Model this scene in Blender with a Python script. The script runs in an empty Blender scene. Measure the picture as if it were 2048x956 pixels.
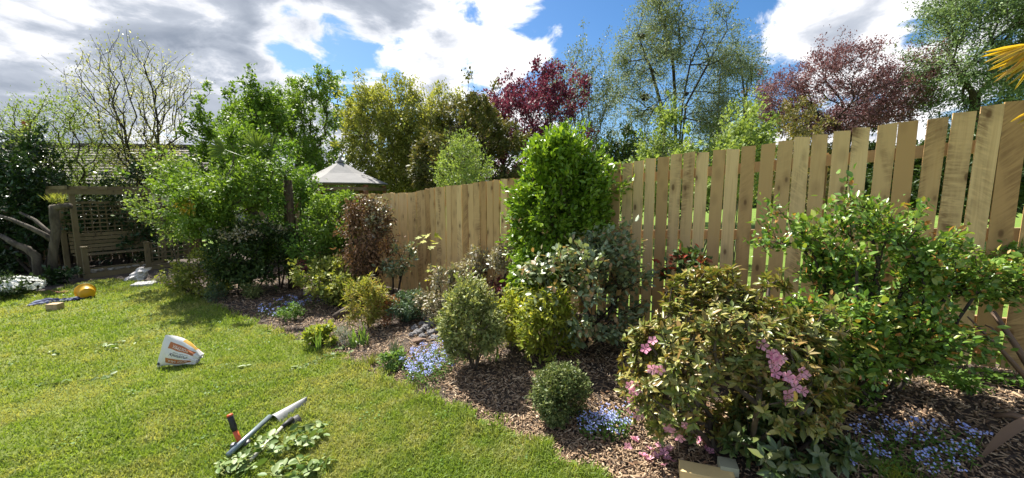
import bpy, math, random
import numpy as np
from mathutils import Vector, Matrix

random.seed(7)
RNG = np.random.default_rng(11)
scene = bpy.context.scene
COL = scene.collection

# ------------------------------------------------------------------ camera
F, CX, CY, HORIZON = 780.0, 1024.0, 478.0, 390.0
PITCH = math.atan((CY - HORIZON) / F)
EYE = np.array([0.0, 0.0, 1.6])
cam_data = bpy.data.cameras.new('camera')
cam = bpy.data.objects.new('camera', cam_data)
COL.objects.link(cam)
cam.location = EYE
cam.rotation_euler = (math.pi / 2 - PITCH, 0, 0)
cam_data.sensor_width = 36.0
cam_data.lens = 36.0 * F / 2048.0
cam_data.clip_start = 0.05
cam_data.clip_end = 2000
scene.camera = cam


def ray(px, py):
    r, u = (px - CX) / F, (CY - py) / F
    c, s = math.cos(PITCH), math.sin(PITCH)
    return np.array([r, c + u * s, -s + u * c])


# ------------------------------------------------------------------ sun, sky, exposure
SUN_AZ = math.radians(-40)          # from +Y, towards +X positive
SUN_EL = math.radians(50)
SUN = np.array([math.sin(SUN_AZ) * math.cos(SUN_EL), math.cos(SUN_AZ) * math.cos(SUN_EL), math.sin(SUN_EL)])
sun_data = bpy.data.lights.new('sun', 'SUN')
sun_data.energy = 4.0
sun_data.angle = math.radians(0.6)
sun_data.color = (1.0, 0.95, 0.86)
sun = bpy.data.objects.new('sun', sun_data)
COL.objects.link(sun)
sun.location = (-20, 20, 30)
sun.rotation_euler = Vector(-SUN).to_track_quat('-Z', 'Y').to_euler()

scene.view_settings.view_transform = 'Standard'
scene.view_settings.look = 'None'
scene.view_settings.gamma = 1.0
scene.view_settings.use_curve_mapping = False
scene.view_settings.exposure = 1.78


class Nodes:
    """small helper to wire shader nodes"""
    def __init__(self, tree):
        self.t = tree
        self.n = tree.nodes
        self.n.clear()

    def new(self, kind, **kw):
        n = self.n.new(kind)
        for k, v in kw.items():
            setattr(n, k, v)
        return n

    def put(self, sock, v):
        if isinstance(v, bpy.types.NodeSocket):
            self.t.links.new(v, sock)
        else:
            sock.default_value = v

    def math(self, op, a, b=None, c=None, clamp=False):
        n = self.new('ShaderNodeMath', operation=op, use_clamp=clamp)
        self.put(n.inputs[0], a)
        if b is not None:
            self.put(n.inputs[1], b)
        if c is not None:
            self.put(n.inputs[2], c)
        return n.outputs[0]

    def vmath(self, op, a, b=None):
        n = self.new('ShaderNodeVectorMath', operation=op)
        self.put(n.inputs[0], a)
        if b is not None:
            self.put(n.inputs[1], b)
        return n.outputs['Value'] if op in ('DOT_PRODUCT', 'LENGTH') else n.outputs[0]

    def noise(self, vec, scale, detail=4, rough=0.5, dist=0.0):
        n = self.new('ShaderNodeTexNoise')
        if vec is not None:
            self.put(n.inputs['Vector'], vec)
        n.inputs['Scale'].default_value = scale
        n.inputs['Detail'].default_value = detail
        n.inputs['Roughness'].default_value = rough
        n.inputs['Distortion'].default_value = dist
        return n.outputs[0]

    def maprange(self, v, a, b, c=0.0, d=1.0, smooth=True):
        n = self.new('ShaderNodeMapRange')
        n.interpolation_type = 'SMOOTHSTEP' if smooth else 'LINEAR'
        self.put(n.inputs[0], v)
        for i, x in enumerate((a, b, c, d)):
            n.inputs[i + 1].default_value = x
        return n.outputs[0]

    def mix(self, f, a, b):
        n = self.new('ShaderNodeMix', data_type='RGBA')
        self.put(n.inputs[0], f)
        self.put(n.inputs[6], a if isinstance(a, bpy.types.NodeSocket) else (*a, 1))
        self.put(n.inputs[7], b if isinstance(b, bpy.types.NodeSocket) else (*b, 1))
        return n.outputs[2]

    def ramp(self, f, cols, const=False):
        n = self.new('ShaderNodeValToRGB')
        if const:
            n.color_ramp.interpolation = 'CONSTANT'
        e = n.color_ramp.elements
        while len(e) < len(cols):
            e.new(0.5)
        for i, (p, c) in enumerate(cols):
            e[i].position = p
            e[i].color = (*c, 1)
        self.put(n.inputs[0], f)
        return n.outputs[0]

    def sep(self, v):
        n = self.new('ShaderNodeSeparateXYZ')
        self.put(n.inputs[0], v)
        return n.outputs

    def comb(self, x, y, z):
        n = self.new('ShaderNodeCombineXYZ')
        for i, s in enumerate((x, y, z)):
            self.put(n.inputs[i], s)
        return n.outputs[0]


world = bpy.data.worlds.new('World')
scene.world = world
world.use_nodes = True
w = Nodes(world.node_tree)
sky = w.new('ShaderNodeTexSky', sky_type='NISHITA', sun_disc=False)
sky.sun_elevation = SUN_EL
sky.sun_rotation = SUN_AZ
sky.air_density = 1.0
sky.dust_density = 0.6
sky.ozone_density = 4.0
d = w.vmath('NORMALIZE', w.new('ShaderNodeTexCoord').outputs['Generated'])
dx_, dy_, dz_ = w.sep(d)
inv = w.math('DIVIDE', 1.0, w.math('ADD', w.math('MAXIMUM', dz_, 0.0), 0.30))
flat = w.comb(w.math('MULTIPLY', dx_, inv), w.math('MULTIPLY', dy_, inv), w.math('MULTIPLY', dz_, 0.9))
n_big = w.noise(flat, 2.3, 2, 0.5)
n_fine = w.noise(flat, 6.0, 8, 0.6, 0.3)
dens = w.math('ADD', w.math('MULTIPLY', n_big, 0.55), w.math('MULTIPLY', n_fine, 0.45))


def sky_blob(px, py, rad_px, amp):
    v = ray(px, py)
    v = v / np.linalg.norm(v)
    dot = w.vmath('DOT_PRODUCT', d, tuple(v))
    return w.math('MULTIPLY', w.maprange(dot, math.cos(rad_px / F), 1.0), amp)


# where the clouds of this day stand: a bank on the left, a broad cloud mid-way, clear blue beside the birches
for b in ((120, 60, 560, 0.10), (420, 230, 260, 0.07), (700, 70, 200, 0.07), (880, 110, 280, 0.09), (1000, 20, 170, 0.05), (860, 165, 70, 0.12),
          (1330, 70, 260, -0.20), (1180, 150, 90, -0.03), (1640, 40, 110, 0.12), (1800, 120, 260, 0.075), (1580, 150, 90, -0.04),
          (760, 148, 120, -0.16), (640, 122, 110, -0.20), (930, 165, 60, -0.08), (545, 5, 45, -0.10), (670, 15, 50, -0.05)):
    dens = w.math('ADD', dens, sky_blob(*b))
alpha = w.maprange(dens, 0.485, 0.56)
lit = w.noise(w.vmath('ADD', flat, (0.06, -0.09, 0.05)), 2.1, 6, 0.55, 0.5)
thick = w.math('ADD', w.math('MULTIPLY', w.maprange(dens, 0.55, 0.74), 0.6),
               w.math('MULTIPLY', w.math('SUBTRACT', lit, 0.52), 1.75))
thick = w.math('ADD', w.math('ADD', thick, sky_blob(250, 60, 480, 0.22)), sky_blob(1850, 90, 380, -0.06))
shade = w.ramp(w.math('MAXIMUM', thick, 0.0), [(0.0, (0.385, 0.385, 0.39)), (0.22, (0.325, 0.328, 0.342)), (0.55, (0.175, 0.19, 0.218)), (1.0, (0.095, 0.11, 0.137))])
bg_sky = w.new('ShaderNodeBackground')
hs = w.new('ShaderNodeHueSaturation')          # the clear deep blue of rinsed April air
hs.inputs['Saturation'].default_value = 1.24
hs.inputs['Value'].default_value = 0.8
w.put(hs.inputs['Color'], sky.outputs[0])
w.put(bg_sky.inputs[0], hs.outputs[0])
bg_sky.inputs[1].default_value = 0.056
bg_cloud = w.new('ShaderNodeBackground')
w.put(bg_cloud.inputs[0], shade)
bg_cloud.inputs[1].default_value = 1.0
mx = w.new('ShaderNodeMixShader')
w.put(mx.inputs[0], alpha)
w.put(mx.inputs[1], bg_sky.outputs[0])
w.put(mx.inputs[2], bg_cloud.outputs[0])
w.put(w.new('ShaderNodeOutputWorld').inputs[0], mx.outputs[0])

# ------------------------------------------------------------------ the lie of the land


def on_z(px, py, z):
    v = ray(px, py)
    return EYE + v * ((z - EYE[2]) / v[2])


FA = on_z(1970, 738, 0.43)            # foot of the new fence, near end
FB = on_z(809, 584, -0.08)            # foot of the new fence, far end
FL = float(np.hypot(*(FB - FA)[:2]))
FD = (FB - FA)[:2] / FL               # along the fence, away from the camera
FN = np.array([-FD[1], FD[0]])        # towards the lawn
if np.dot(FN, -FA[:2]) < 0:
    FN = -FN


def smooth(t):
    t = np.clip(t, 0, 1)
    return t * t * (3 - 2 * t)


def lawn_plane(x, y):
    return 0.035 * np.clip(x, -13, 6) + 0.01 * np.clip(y, -4, 14)


def fence_uv(x, y):
    rx, ry = x - FA[0], y - FA[1]
    return rx * FD[0] + ry * FD[1], rx * FN[0] + ry * FN[1]


E0 = 0.43 - float(lawn_plane(FA[0], FA[1]))
E1 = -0.08 - float(lawn_plane(FB[0], FB[1]))


def ground(x, y):
    x, y = np.asarray(x, float), np.asarray(y, float)
    u, v = fence_uv(x, y)
    e = np.interp(u, [-4, 0, FL, FL + 3], [E0 + 0.03, E0, E1, E1])
    base = lawn_plane(x, y) + e * smooth((2.1 - v) / 1.9)
    far = smooth((-v - 0.3) / 4.0)
    bump = 0.012 * np.sin(x * 2.1 + 1) * np.cos(y * 1.7) + 0.008 * np.sin(x * 4.3 - y * 3.1)
    return base * (1 - far) + 0.15 * far + bump


def gp(px, py):
    """where the line of sight through a photo pixel meets the ground"""
    v = ray(px, py)
    t0, t = 0.5, 0.5
    while t < 80:
        p = EYE + v * t
        if p[2] < ground(p[0], p[1]):
            for _ in range(25):
                m = 0.5 * (t0 + t)
                q = EYE + v * m
                if q[2] < ground(q[0], q[1]):
                    t = m
                else:
                    t0 = m
            break
        t0 = t
        t += 0.05
    p = EYE + v * t
    return np.array([p[0], p[1], float(ground(p[0], p[1]))])


def at(px, py, y):
    v = ray(px, py)
    return EYE + v * (y / v[1])


def fence_pt(u, v=0.0):
    p = FA[:2] + FD * u + FN * v
    return np.array([p[0], p[1], float(ground(p[0], p[1]))])


# ------------------------------------------------------------------ object helpers


def tag(o, label=None, cat=None, group=None, kind=None):
    if label:
        o['label'] = label
    if cat:
        o['category'] = cat
    if group:
        o['group'] = group
    if kind:
        o['kind'] = kind
    return o


def empty(name, loc, label, cat, group=None, rz=0.0):
    o = bpy.data.objects.new(name, None)
    COL.objects.link(o)
    o.location = loc
    o.rotation_euler = (0, 0, rz)
    o.empty_display_size = 0.1
    return tag(o, label, cat, group)


def link(name, me, mat, parent=None, loc=None):
    o = bpy.data.objects.new(name, me)
    COL.objects.link(o)
    if mat is not None and not me.materials:
        me.materials.append(mat)
    if parent is not None:
        o.parent = parent
    if loc is not None:
        o.location = loc
    return o


def np_mesh(name, verts, sizes, loops, v=None, smooth_shade=False):
    """verts (n,3), sizes: corner count per face, loops: flat vertex indices"""
    me = bpy.data.meshes.new(name)
    verts = np.ascontiguousarray(verts, dtype=np.float32)
    loops = np.ascontiguousarray(loops, dtype=np.int32)
    sizes = np.asarray(sizes, dtype=np.int32)
    me.vertices.add(len(verts))
    me.vertices.foreach_set('co', verts.ravel())
    me.loops.add(len(loops))
    me.loops.foreach_set('vertex_index', loops)
    me.polygons.add(len(sizes))
    me.polygons.foreach_set('loop_start', np.concatenate(([0], np.cumsum(sizes)[:-1])).astype(np.int32))
    if smooth_shade:
        me.polygons.foreach_set('use_smooth', np.ones(len(sizes), bool))
    if v is not None:
        a = me.attributes.new('v', 'FLOAT', 'POINT')
        a.data.foreach_set('value', np.ascontiguousarray(v, dtype=np.float32))
    me.update(calc_edges=True)
    me.validate()
    return me


class MB:
    """collects boxes, bars and tubes into one mesh"""
    def __init__(self):
        self.v, self.f = [], []

    def add(self, vs, fs):
        o = len(self.v)
        self.v += [tuple(map(float, p)) for p in vs]
        self.f += [[o + i for i in f] for f in fs]
        return self

    def box(self, c, s, rz=0.0, tilt=None):
        m = Matrix.Rotation(rz, 3, 'Z')
        if tilt is not None:
            m = m @ tilt
        vs = []
        for z in (-.5, .5):
            for y in (-.5, .5):
                for x in (-.5, .5):
                    vs.append(Vector(c) + m @ Vector((x * s[0], y * s[1], z * s[2])))
        return self.add(vs, [(0, 2, 3, 1), (4, 5, 7, 6), (0, 1, 5, 4), (1, 3, 7, 5), (3, 2, 6, 7), (2, 0, 4, 6)])

    def bar(self, a, b, wx, wz, up=(0, 0, 1)):
        a, b = Vector(a), Vector(b)
        t = (b - a).normalized()
        s = t.cross(Vector(up)).normalized()
        n = s.cross(t)
        vs = []
        for p in (a, b):
            for i, j in ((-1, -1), (1, -1), (1, 1), (-1, 1)):
                vs.append(p + s * (i * wx / 2) + n * (j * wz / 2))
        return self.add(vs, [(0, 3, 2, 1), (4, 5, 6, 7), (0, 1, 5, 4), (1, 2, 6, 5), (2, 3, 7, 6), (3, 0, 4, 7)])

    def tube(self, pts, rad, k=8, cap=True):
        pts = [Vector(p) for p in pts]
        if not hasattr(rad, '__len__'):
            rad = [rad] * len(pts)
        rings = []
        prev = Vector((0.31, 0.2, 0.93))
        vs, fs = [], []
        for i, p in enumerate(pts):
            t = (pts[min(i + 1, len(pts) - 1)] - pts[max(i - 1, 0)]).normalized()
            s = prev - t * prev.dot(t)
            if s.length < 1e-3:
                s = t.orthogonal()
            s.normalize()
            prev = s
            n = t.cross(s)
            rings.append(len(vs))
            for j in range(k):
                a = 2 * math.pi * j / k
                vs.append(p + (s * math.cos(a) + n * math.sin(a)) * rad[i])
        for i in range(len(pts) - 1):
            for j in range(k):
                fs.append((rings[i] + j, rings[i] + (j + 1) % k, rings[i + 1] + (j + 1) % k, rings[i + 1] + j))
        if cap:
            fs.append(tuple(range(k - 1, -1, -1)))
            fs.append(tuple(rings[-1] + j for j in range(k)))
        return self.add(vs, fs)

    def lathe(self, prof, k=24):
        vs, fs = [], []
        for r, z in prof:
            for j in range(k):
                a = 2 * math.pi * j / k
                vs.append((r * math.cos(a), r * math.sin(a), z))
        for i in range(len(prof) - 1):
            for j in range(k):
                fs.append((i * k + j, i * k + (j + 1) % k, (i + 1) * k + (j + 1) % k, (i + 1) * k + j))
        return self.add(vs, fs)

    def mesh(self, name, smooth_shade=False):
        me = bpy.data.meshes.new(name)
        me.from_pydata(self.v, [], self.f)
        if smooth_shade:
            me.polygons.foreach_set('use_smooth', [True] * len(self.f))
        me.update()
        return me

    def build(self, name, mat, parent=None, loc=None, smooth_shade=False):
        return link(name, self.mesh(name, smooth_shade), mat, parent, loc)


# ------------------------------------------------------------------ materials


def new_mat(name):
    m = bpy.data.materials.new(name)
    m.use_nodes = True
    return m, Nodes(m.node_tree)


def finish(n, bsdf):
    n.put(n.new('ShaderNodeOutputMaterial').inputs[0], bsdf)


def plain(name, col, rough=0.6, metal=0.0, var=0.12, scale=12.0, bump=0.0, spec=0.5):
    m, n = new_mat(name)
    co = n.new('ShaderNodeTexCoord').outputs['Object']
    nz = n.noise(co, scale, 5, 0.6)
    c = n.mix(nz, tuple(x * (1 - var) for x in col), tuple(min(1, x * (1 + var)) for x in col))
    b = n.new('ShaderNodeBsdfPrincipled')
    n.put(b.inputs['Base Color'], c)
    b.inputs['Roughness'].default_value = rough
    b.inputs['Metallic'].default_value = metal
    b.inputs['Specular IOR Level'].default_value = spec
    if bump:
        bp = n.new('ShaderNodeBump')
        bp.inputs['Strength'].default_value = bump
        bp.inputs['Distance'].default_value = 0.01
        n.put(bp.inputs['Height'], n.noise(co, scale * 3, 4, 0.6))
        n.put(b.inputs['Normal'], bp.outputs[0])
    finish(n, b.outputs[0])
    return m


def leaf_mat(name, cols, rough=0.55, trans=0.35, spec=0.22, tint=(1.25, 1.2, 0.55)):
    """leaf colour differs from leaf to leaf; light also shines through"""
    m, n = new_mat(name)
    a = n.new('ShaderNodeAttribute', attribute_name='v').outputs['Fac']
    r = n.new('ShaderNodeObjectInfo').outputs['Random']
    f = n.math('FRACT', n.math('ADD', a, r))
    k = len(cols)
    c = n.ramp(f, [(i / max(1, k - 1), c) for i, c in enumerate(cols)])
    b = n.new('ShaderNodeBsdfPrincipled')
    n.put(b.inputs['Base Color'], c)
    b.inputs['Roughness'].default_value = rough
    b.inputs['Specular IOR Level'].default_value = spec
    if trans:
        t = n.new('ShaderNodeBsdfTranslucent')
        vm = n.vmath('MULTIPLY', c, tint)
        n.put(t.inputs[0], vm)
        mxs = n.new('ShaderNodeMixShader')
        mxs.inputs[0].default_value = trans
        n.put(mxs.inputs[1], b.outputs[0])
        n.put(mxs.inputs[2], t.outputs[0])
        finish(n, mxs.outputs[0])
    else:
        finish(n, b.outputs[0])
    return m


def wood_mat(name, pale, mid, dark, knots=0.8, rough=0.75, stain=0.5):
    m, n = new_mat(name)
    co = n.new('ShaderNodeTexCoord').outputs['Object']
    rnd = n.new('ShaderNodeObjectInfo').outputs['Random']
    off = n.comb(n.math('MULTIPLY', rnd, 37.0), n.math('MULTIPLY', rnd, 11.0), n.math('MULTIPLY', rnd, 53.0))
    p = n.vmath('ADD', co, off)
    grain = n.noise(n.vmath('MULTIPLY', p, (38.0, 38.0, 1.6)), 1.0, 5, 0.6, 1.2)
    broad = n.noise(n.vmath('MULTIPLY', p, (7.0, 7.0, 1.1)), 1.0, 4, 0.55, 0.6)
    tone = n.math('FRACT', n.math('MULTIPLY', rnd, 7.13))
    base = n.mix(n.maprange(tone, 0.15, 0.95, smooth=False), pale, mid)
    c = n.mix(n.math('MULTIPLY', n.maprange(grain, 0.4, 0.75), 0.45), base, mid)
    # rough-sawn darker faces on some boards
    rs = n.math('MULTIPLY', n.maprange(n.math('FRACT', n.math('MULTIPLY', rnd, 3.71)), 0.42, 0.62), n.maprange(broad, 0.40, 0.68))
    px_, py_, pz_ = n.sep(p)
    diag = n.math('ADD', n.math('MULTIPLY', pz_, 30.0), n.math('MULTIPLY', px_, n.math('MULTIPLY', n.math('SUBTRACT', tone, 0.4), 55.0)))
    saw = n.noise(n.comb(n.math('MULTIPLY', px_, 7.0), py_, diag), 1.0, 4, 0.65, 1.2)
    c = n.mix(n.math('MULTIPLY', n.math('MULTIPLY', rs, n.maprange(saw, 0.3, 0.65)), stain), c, dark)
    v = n.new('ShaderNodeTexVoronoi', voronoi_dimensions='3D')
    n.put(v.inputs['Vector'], n.vmath('MULTIPLY', p, (9.0, 2.5, 4.2)))
    v.inputs['Scale'].default_value = 1.0
    kn = n.math('MULTIPLY', n.math('ADD', n.maprange(v.outputs['Distance'], 0.08, 0.17, 0.75, 0.0), n.maprange(v.outputs['Distance'], 0.17, 0.42, 0.3, 0.0)), knots)
    c = n.mix(kn, c, tuple(x * 0.8 for x in dark))
    b = n.new('ShaderNodeBsdfPrincipled')
    n.put(b.inputs['Base Color'], c)
    b.inputs['Roughness'].default_value = rough
    b.inputs['Specular IOR Level'].default_value = 0.25
    bp = n.new('ShaderNodeBump')
    bp.inputs['Strength'].default_value = 0.35
    bp.inputs['Distance'].default_value = 0.004
    n.put(bp.inputs['Height'], n.math('ADD', grain, n.math('MULTIPLY', n.math('MULTIPLY', rs, saw), 1.5)))
    n.put(b.inputs['Normal'], bp.outputs[0])
    finish(n, b.outputs[0])
    return m


def bark_mat(name, a, b_, scale=14.0):
    m, n = new_mat(name)
    co = n.new('ShaderNodeTexCoord').outputs['Object']
    nz = n.noise(n.vmath('MULTIPLY', co, (1, 1, 0.35)), scale, 6, 0.65, 0.5)
    b = n.new('ShaderNodeBsdfPrincipled')
    n.put(b.inputs['Base Color'], n.mix(n.maprange(nz, 0.32, 0.68), a, b_))
    b.inputs['Roughness'].default_value = 0.85
    b.inputs['Specular IOR Level'].default_value = 0.2
    bp = n.new('ShaderNodeBump')
    bp.inputs['Strength'].default_value = 0.5
    bp.inputs['Distance'].default_value = 0.01
    n.put(bp.inputs['Height'], nz)
    n.put(b.inputs['Normal'], bp.outputs[0])
    finish(n, b.outputs[0])
    return m


BARK = bark_mat('bark_brown', (0.05, 0.038, 0.028), (0.13, 0.10, 0.075))
BARK_DARK = bark_mat('bark_dark', (0.025, 0.02, 0.016), (0.07, 0.055, 0.042))
BARK_PALE = bark_mat('bark_pale', (0.04, 0.033, 0.025), (0.12, 0.10, 0.074), 9.0)
BARK_GREEN = bark_mat('bark_green', (0.09, 0.085, 0.05), (0.17, 0.15, 0.09))
FENCE_WOOD = wood_mat('new_fence_wood', (0.72, 0.505, 0.25), (0.47, 0.285, 0.12), (0.15, 0.075, 0.032), stain=0.8)
RAIL_WOOD = wood_mat('rail_wood', (0.42, 0.31, 0.18), (0.32, 0.22, 0.12), (0.18, 0.11, 0.06), stain=0.3)
OLD_WOOD = wood_mat('old_fence_wood', (0.27, 0.19, 0.11), (0.19, 0.13, 0.075), (0.09, 0.06, 0.035), stain=0.4)
ARBOUR_WOOD = wood_mat('arbour_wood', (0.20, 0.155, 0.08), (0.15, 0.115, 0.058), (0.08, 0.058, 0.03), stain=0.4)

# ------------------------------------------------------------------ ground, bed, lawn


def grid_mesh(name, xs, ys, zoff, keep=None, zfun=ground):
    X, Y = np.meshgrid(xs, ys)
    Z = zfun(X, Y) + zoff
    V = np.stack([X, Y, Z], -1).reshape(-1, 3)
    nx, ny = len(xs), len(ys)
    i = (np.arange(ny - 1)[:, None] * nx + np.arange(nx - 1)[None, :]).ravel()
    Q = np.stack([i, i + 1, i + nx + 1, i + nx], 1)
    if keep is not None:
        c = V[Q].mean(1)
        Q = Q[keep(c[:, 0], c[:, 1])]
    used, invq = np.unique(Q, return_inverse=True)
    return np_mesh(name, V[used], np.full(len(Q), 4), invq.reshape(-1), smooth_shade=True)


def in_poly(x, y, poly):
    inside = np.zeros(np.shape(x), bool)
    n = len(poly)
    for i in range(n):
        x1, y1 = poly[i]
        x2, y2 = poly[(i + 1) % n]
        c = (y1 > y) != (y2 > y)
        with np.errstate(divide='ignore', invalid='ignore'):
            xi = (x2 - x1) * (y - y1) / (y2 - y1) + x1
        inside ^= c & (x < xi)
    return inside


EDGE_PX = [(1290, 1030), (1185, 962), (1090, 908), (1000, 862), (930, 832), (860, 800), (790, 768), (735, 742), (690, 722), (640, 702), (590, 682), (545, 662),
           (490, 640), (440, 618), (400, 600), (360, 588), (330, 576), (305, 566)]
EDGE = [tuple(gp(*p)[:2]) for p in EDGE_PX]
_far = gp(185, 563)
LAWN_POLY = [(1.6, -2.0)] + EDGE + [(_far[0], _far[1] + 0.2), tuple(gp(90, 585)[:2]), tuple(gp(0, 588)[:2]), (-16, 6.0), (-16, -2.0)]

# field and lawn material
def grass_ground(name, cols, scale):
    m, n = new_mat(name)
    co = n.new('ShaderNodeNewGeometry').outputs['Position']
    nz = n.noise(co, scale, 6, 0.65)
    nf = n.noise(co, scale * 22, 4, 0.7)
    b = n.new('ShaderNodeBsdfPrincipled')
    n.put(b.inputs['Base Color'], n.ramp(n.math('ADD', n.math('MULTIPLY', nz, 0.6), n.math('MULTIPLY', nf, 0.4)), cols))
    b.inputs['Roughness'].default_value = 0.9
    b.inputs['Specular IOR Level'].default_value = 0.1
    bp = n.new('ShaderNodeBump')
    bp.inputs['Strength'].default_value = 0.6
    bp.inputs['Distance'].default_value = 0.03
    n.put(bp.inputs['Height'], nf)
    n.put(b.inputs['Normal'], bp.outputs[0])
    finish(n, b.outputs[0])
    return m


GROUND_MAT = grass_ground('field_grass', [(0.3, (0.09, 0.15, 0.025)), (0.7, (0.16, 0.23, 0.045))], 1.2)
LAWN_MAT = grass_ground('lawn_thatch', [(0.3, (0.075, 0.105, 0.02)), (0.5, (0.12, 0.15, 0.032)), (0.7, (0.17, 0.18, 0.06))], 1.6)
SOIL_MAT, n_ = new_mat('mulch_soil')
co_ = n_.new('ShaderNodeNewGeometry').outputs['Position']
nz_ = n_.noise(co_, 34, 7, 0.7, 0.6)
b_ = n_.new('ShaderNodeBsdfPrincipled')
n_.put(b_.inputs['Base Color'], n_.ramp(nz_, [(0.3, (0.02, 0.014, 0.01)), (0.52, (0.065, 0.045, 0.032)), (0.7, (0.16, 0.12, 0.085))]))
b_.inputs['Roughness'].default_value = 0.95
bp_ = n_.new('ShaderNodeBump')
bp_.inputs['Strength'].default_value = 0.9
bp_.inputs['Distance'].default_value = 0.03
n_.put(bp_.inputs['Height'], nz_)
n_.put(b_.inputs['Normal'], bp_.outputs[0])
finish(n_, b_.outputs[0])

tt = np.linspace(-1, 1, 121)
coarse = np.sign(tt) * np.abs(tt) ** 3.2 * 700 + tt * 14
tag(link('ground', grid_mesh('ground', coarse, coarse + 6, -0.04), GROUND_MAT), kind='structure')
tag(link('flower_bed', grid_mesh('flower_bed', np.arange(-15, 7.01, 0.11), np.arange(-2, 14.01, 0.11), 0.0,
                                 lambda x, y: fence_uv(x, y)[1] > -0.12), SOIL_MAT), kind='structure')
tag(link('lawn', grid_mesh('lawn', np.arange(-16, 1.7, 0.09), np.arange(-2, 10.5, 0.09), 0.016,
                           lambda x, y: in_poly(x, y, LAWN_POLY)), LAWN_MAT), kind='structure')


def scatter(n, rmin, rmax, a0, a1):
    """points on the ground, thinning out with distance from where the garden is looked at"""
    r = np.exp(RNG.uniform(np.log(rmin), np.log(rmax), n))
    a = np.radians(RNG.uniform(a0, a1, n))
    return r * np.sin(a), r * np.cos(a), r


# grass blades
GRASS_MAT, n_ = new_mat('grass_blades')
a_ = n_.new('ShaderNodeAttribute', attribute_name='v').outputs['Fac']
co_ = n_.new('ShaderNodeNewGeometry').outputs['Position']
patch = n_.math('ADD', n_.math('MULTIPLY', n_.noise(co_, 1.1, 4, 0.6), 0.6), n_.math('MULTIPLY', n_.noise(co_, 5.5, 4, 0.65), 0.4))
green = n_.mix(a_, (0.115, 0.185, 0.022), (0.25, 0.345, 0.055))
yell = n_.mix(a_, (0.215, 0.25, 0.05), (0.43, 0.42, 0.16))
c_ = n_.mix(n_.maprange(patch, 0.43, 0.61), green, yell)
b_ = n_.new('ShaderNodeBsdfPrincipled')
n_.put(b_.inputs['Base Color'], c_)
b_.inputs['Roughness'].default_value = 0.5
b_.inputs['Specular IOR Level'].default_value = 0.3
t_ = n_.new('ShaderNodeBsdfTranslucent')
n_.put(t_.inputs[0], n_.vmath('MULTIPLY', c_, (1.2, 1.15, 0.6)))
x_ = n_.new('ShaderNodeMixShader')
x_.inputs[0].default_value = 0.4
n_.put(x_.inputs[1], b_.outputs[0])
n_.put(x_.inputs[2], t_.outputs[0])
finish(n_, x_.outputs[0])


def seg_dist(x, y, line):
    best = np.full(len(x), 1e9)
    for (x1, y1), (x2, y2) in zip(line[:-1], line[1:]):
        dx, dy = x2 - x1, y2 - y1
        t = np.clip(((x - x1) * dx + (y - y1) * dy) / (dx * dx + dy * dy), 0, 1)
        best = np.minimum(best, np.hypot(x - x1 - t * dx, y - y1 - t * dy))
    return best


def grass():
    x, y, r = scatter(480000, 1.7, 12.0, -68, 34)
    jit = 0.03 * np.sin(x * 23) + 0.03 * np.sin(y * 31 + x * 11) + RNG.normal(0, 0.025, len(x))
    k = in_poly(x + jit, y + jit, LAWN_POLY)
    x, y, r = x[k], y[k], r[k]
    n = len(x)
    ed = seg_dist(x, y, EDGE)
    clump = 0.5 + 0.5 * np.sin(x * 9 + 2.2 * np.sin(y * 7)) * np.cos(y * 8 + 1.7 * np.sin(x * 6))
    lod = np.maximum(1.0, r / 3.0)
    h = RNG.uniform(0.018, 0.042, n) * (0.75 + 0.5 * clump) * lod ** 0.25 * (1 + 0.75 * np.exp(-(ed / 0.10) ** 2))
    wd = RNG.uniform(0.0022, 0.0042, n) * lod
    yaw = RNG.uniform(0, 2 * np.pi, n)
    lean = RNG.uniform(0.15, 1.1, n)
    px, py = np.cos(yaw), np.sin(yaw)
    la = RNG.uniform(0, 2 * np.pi, n)
    lx, ly = np.cos(la) * lean, np.sin(la) * lean
    z = ground(x, y) + 0.012
    V = np.zeros((n, 5, 3))
    V[:, 0] = np.stack([x - px * wd, y - py * wd, z], 1)
    V[:, 1] = np.stack([x + px * wd, y + py * wd, z], 1)
    mx_, my_ = x + lx * h * 0.35, y + ly * h * 0.35
    V[:, 2] = np.stack([mx_ + px * wd * 0.8, my_ + py * wd * 0.8, z + h * 0.6], 1)
    V[:, 3] = np.stack([mx_ - px * wd * 0.8, my_ - py * wd * 0.8, z + h * 0.6], 1)
    V[:, 4] = np.stack([x + lx * h, y + ly * h, z + h * (1.0 - 0.25 * lean)], 1)
    b = np.arange(n)[:, None] * 5
    # near blades bend in the middle, far ones are plain slivers
    near = r < 4.0
    lp = np.concatenate([np.concatenate([b + [0, 1, 2, 3], b + [3, 2, 4]], 1)[near].ravel(), (b + [0, 1, 4])[~near].ravel()])
    sizes = np.concatenate([np.tile([4, 3], int(near.sum())), np.full(int((~near).sum()), 3)])
    V[~near, 2] = V[~near, 4]
    V[~near, 3] = V[~near, 4]
    loops = lp
    v = np.repeat(np.clip(RNG.normal(0.5, 0.28, n), 0, 1), 5)
    return np_mesh('grass', V.reshape(-1, 3), sizes, loops, v)


tag(link('grass', grass(), GRASS_MAT), 'short mown green and yellowing grass blades of the lawn', 'grass', kind='stuff')

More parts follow.
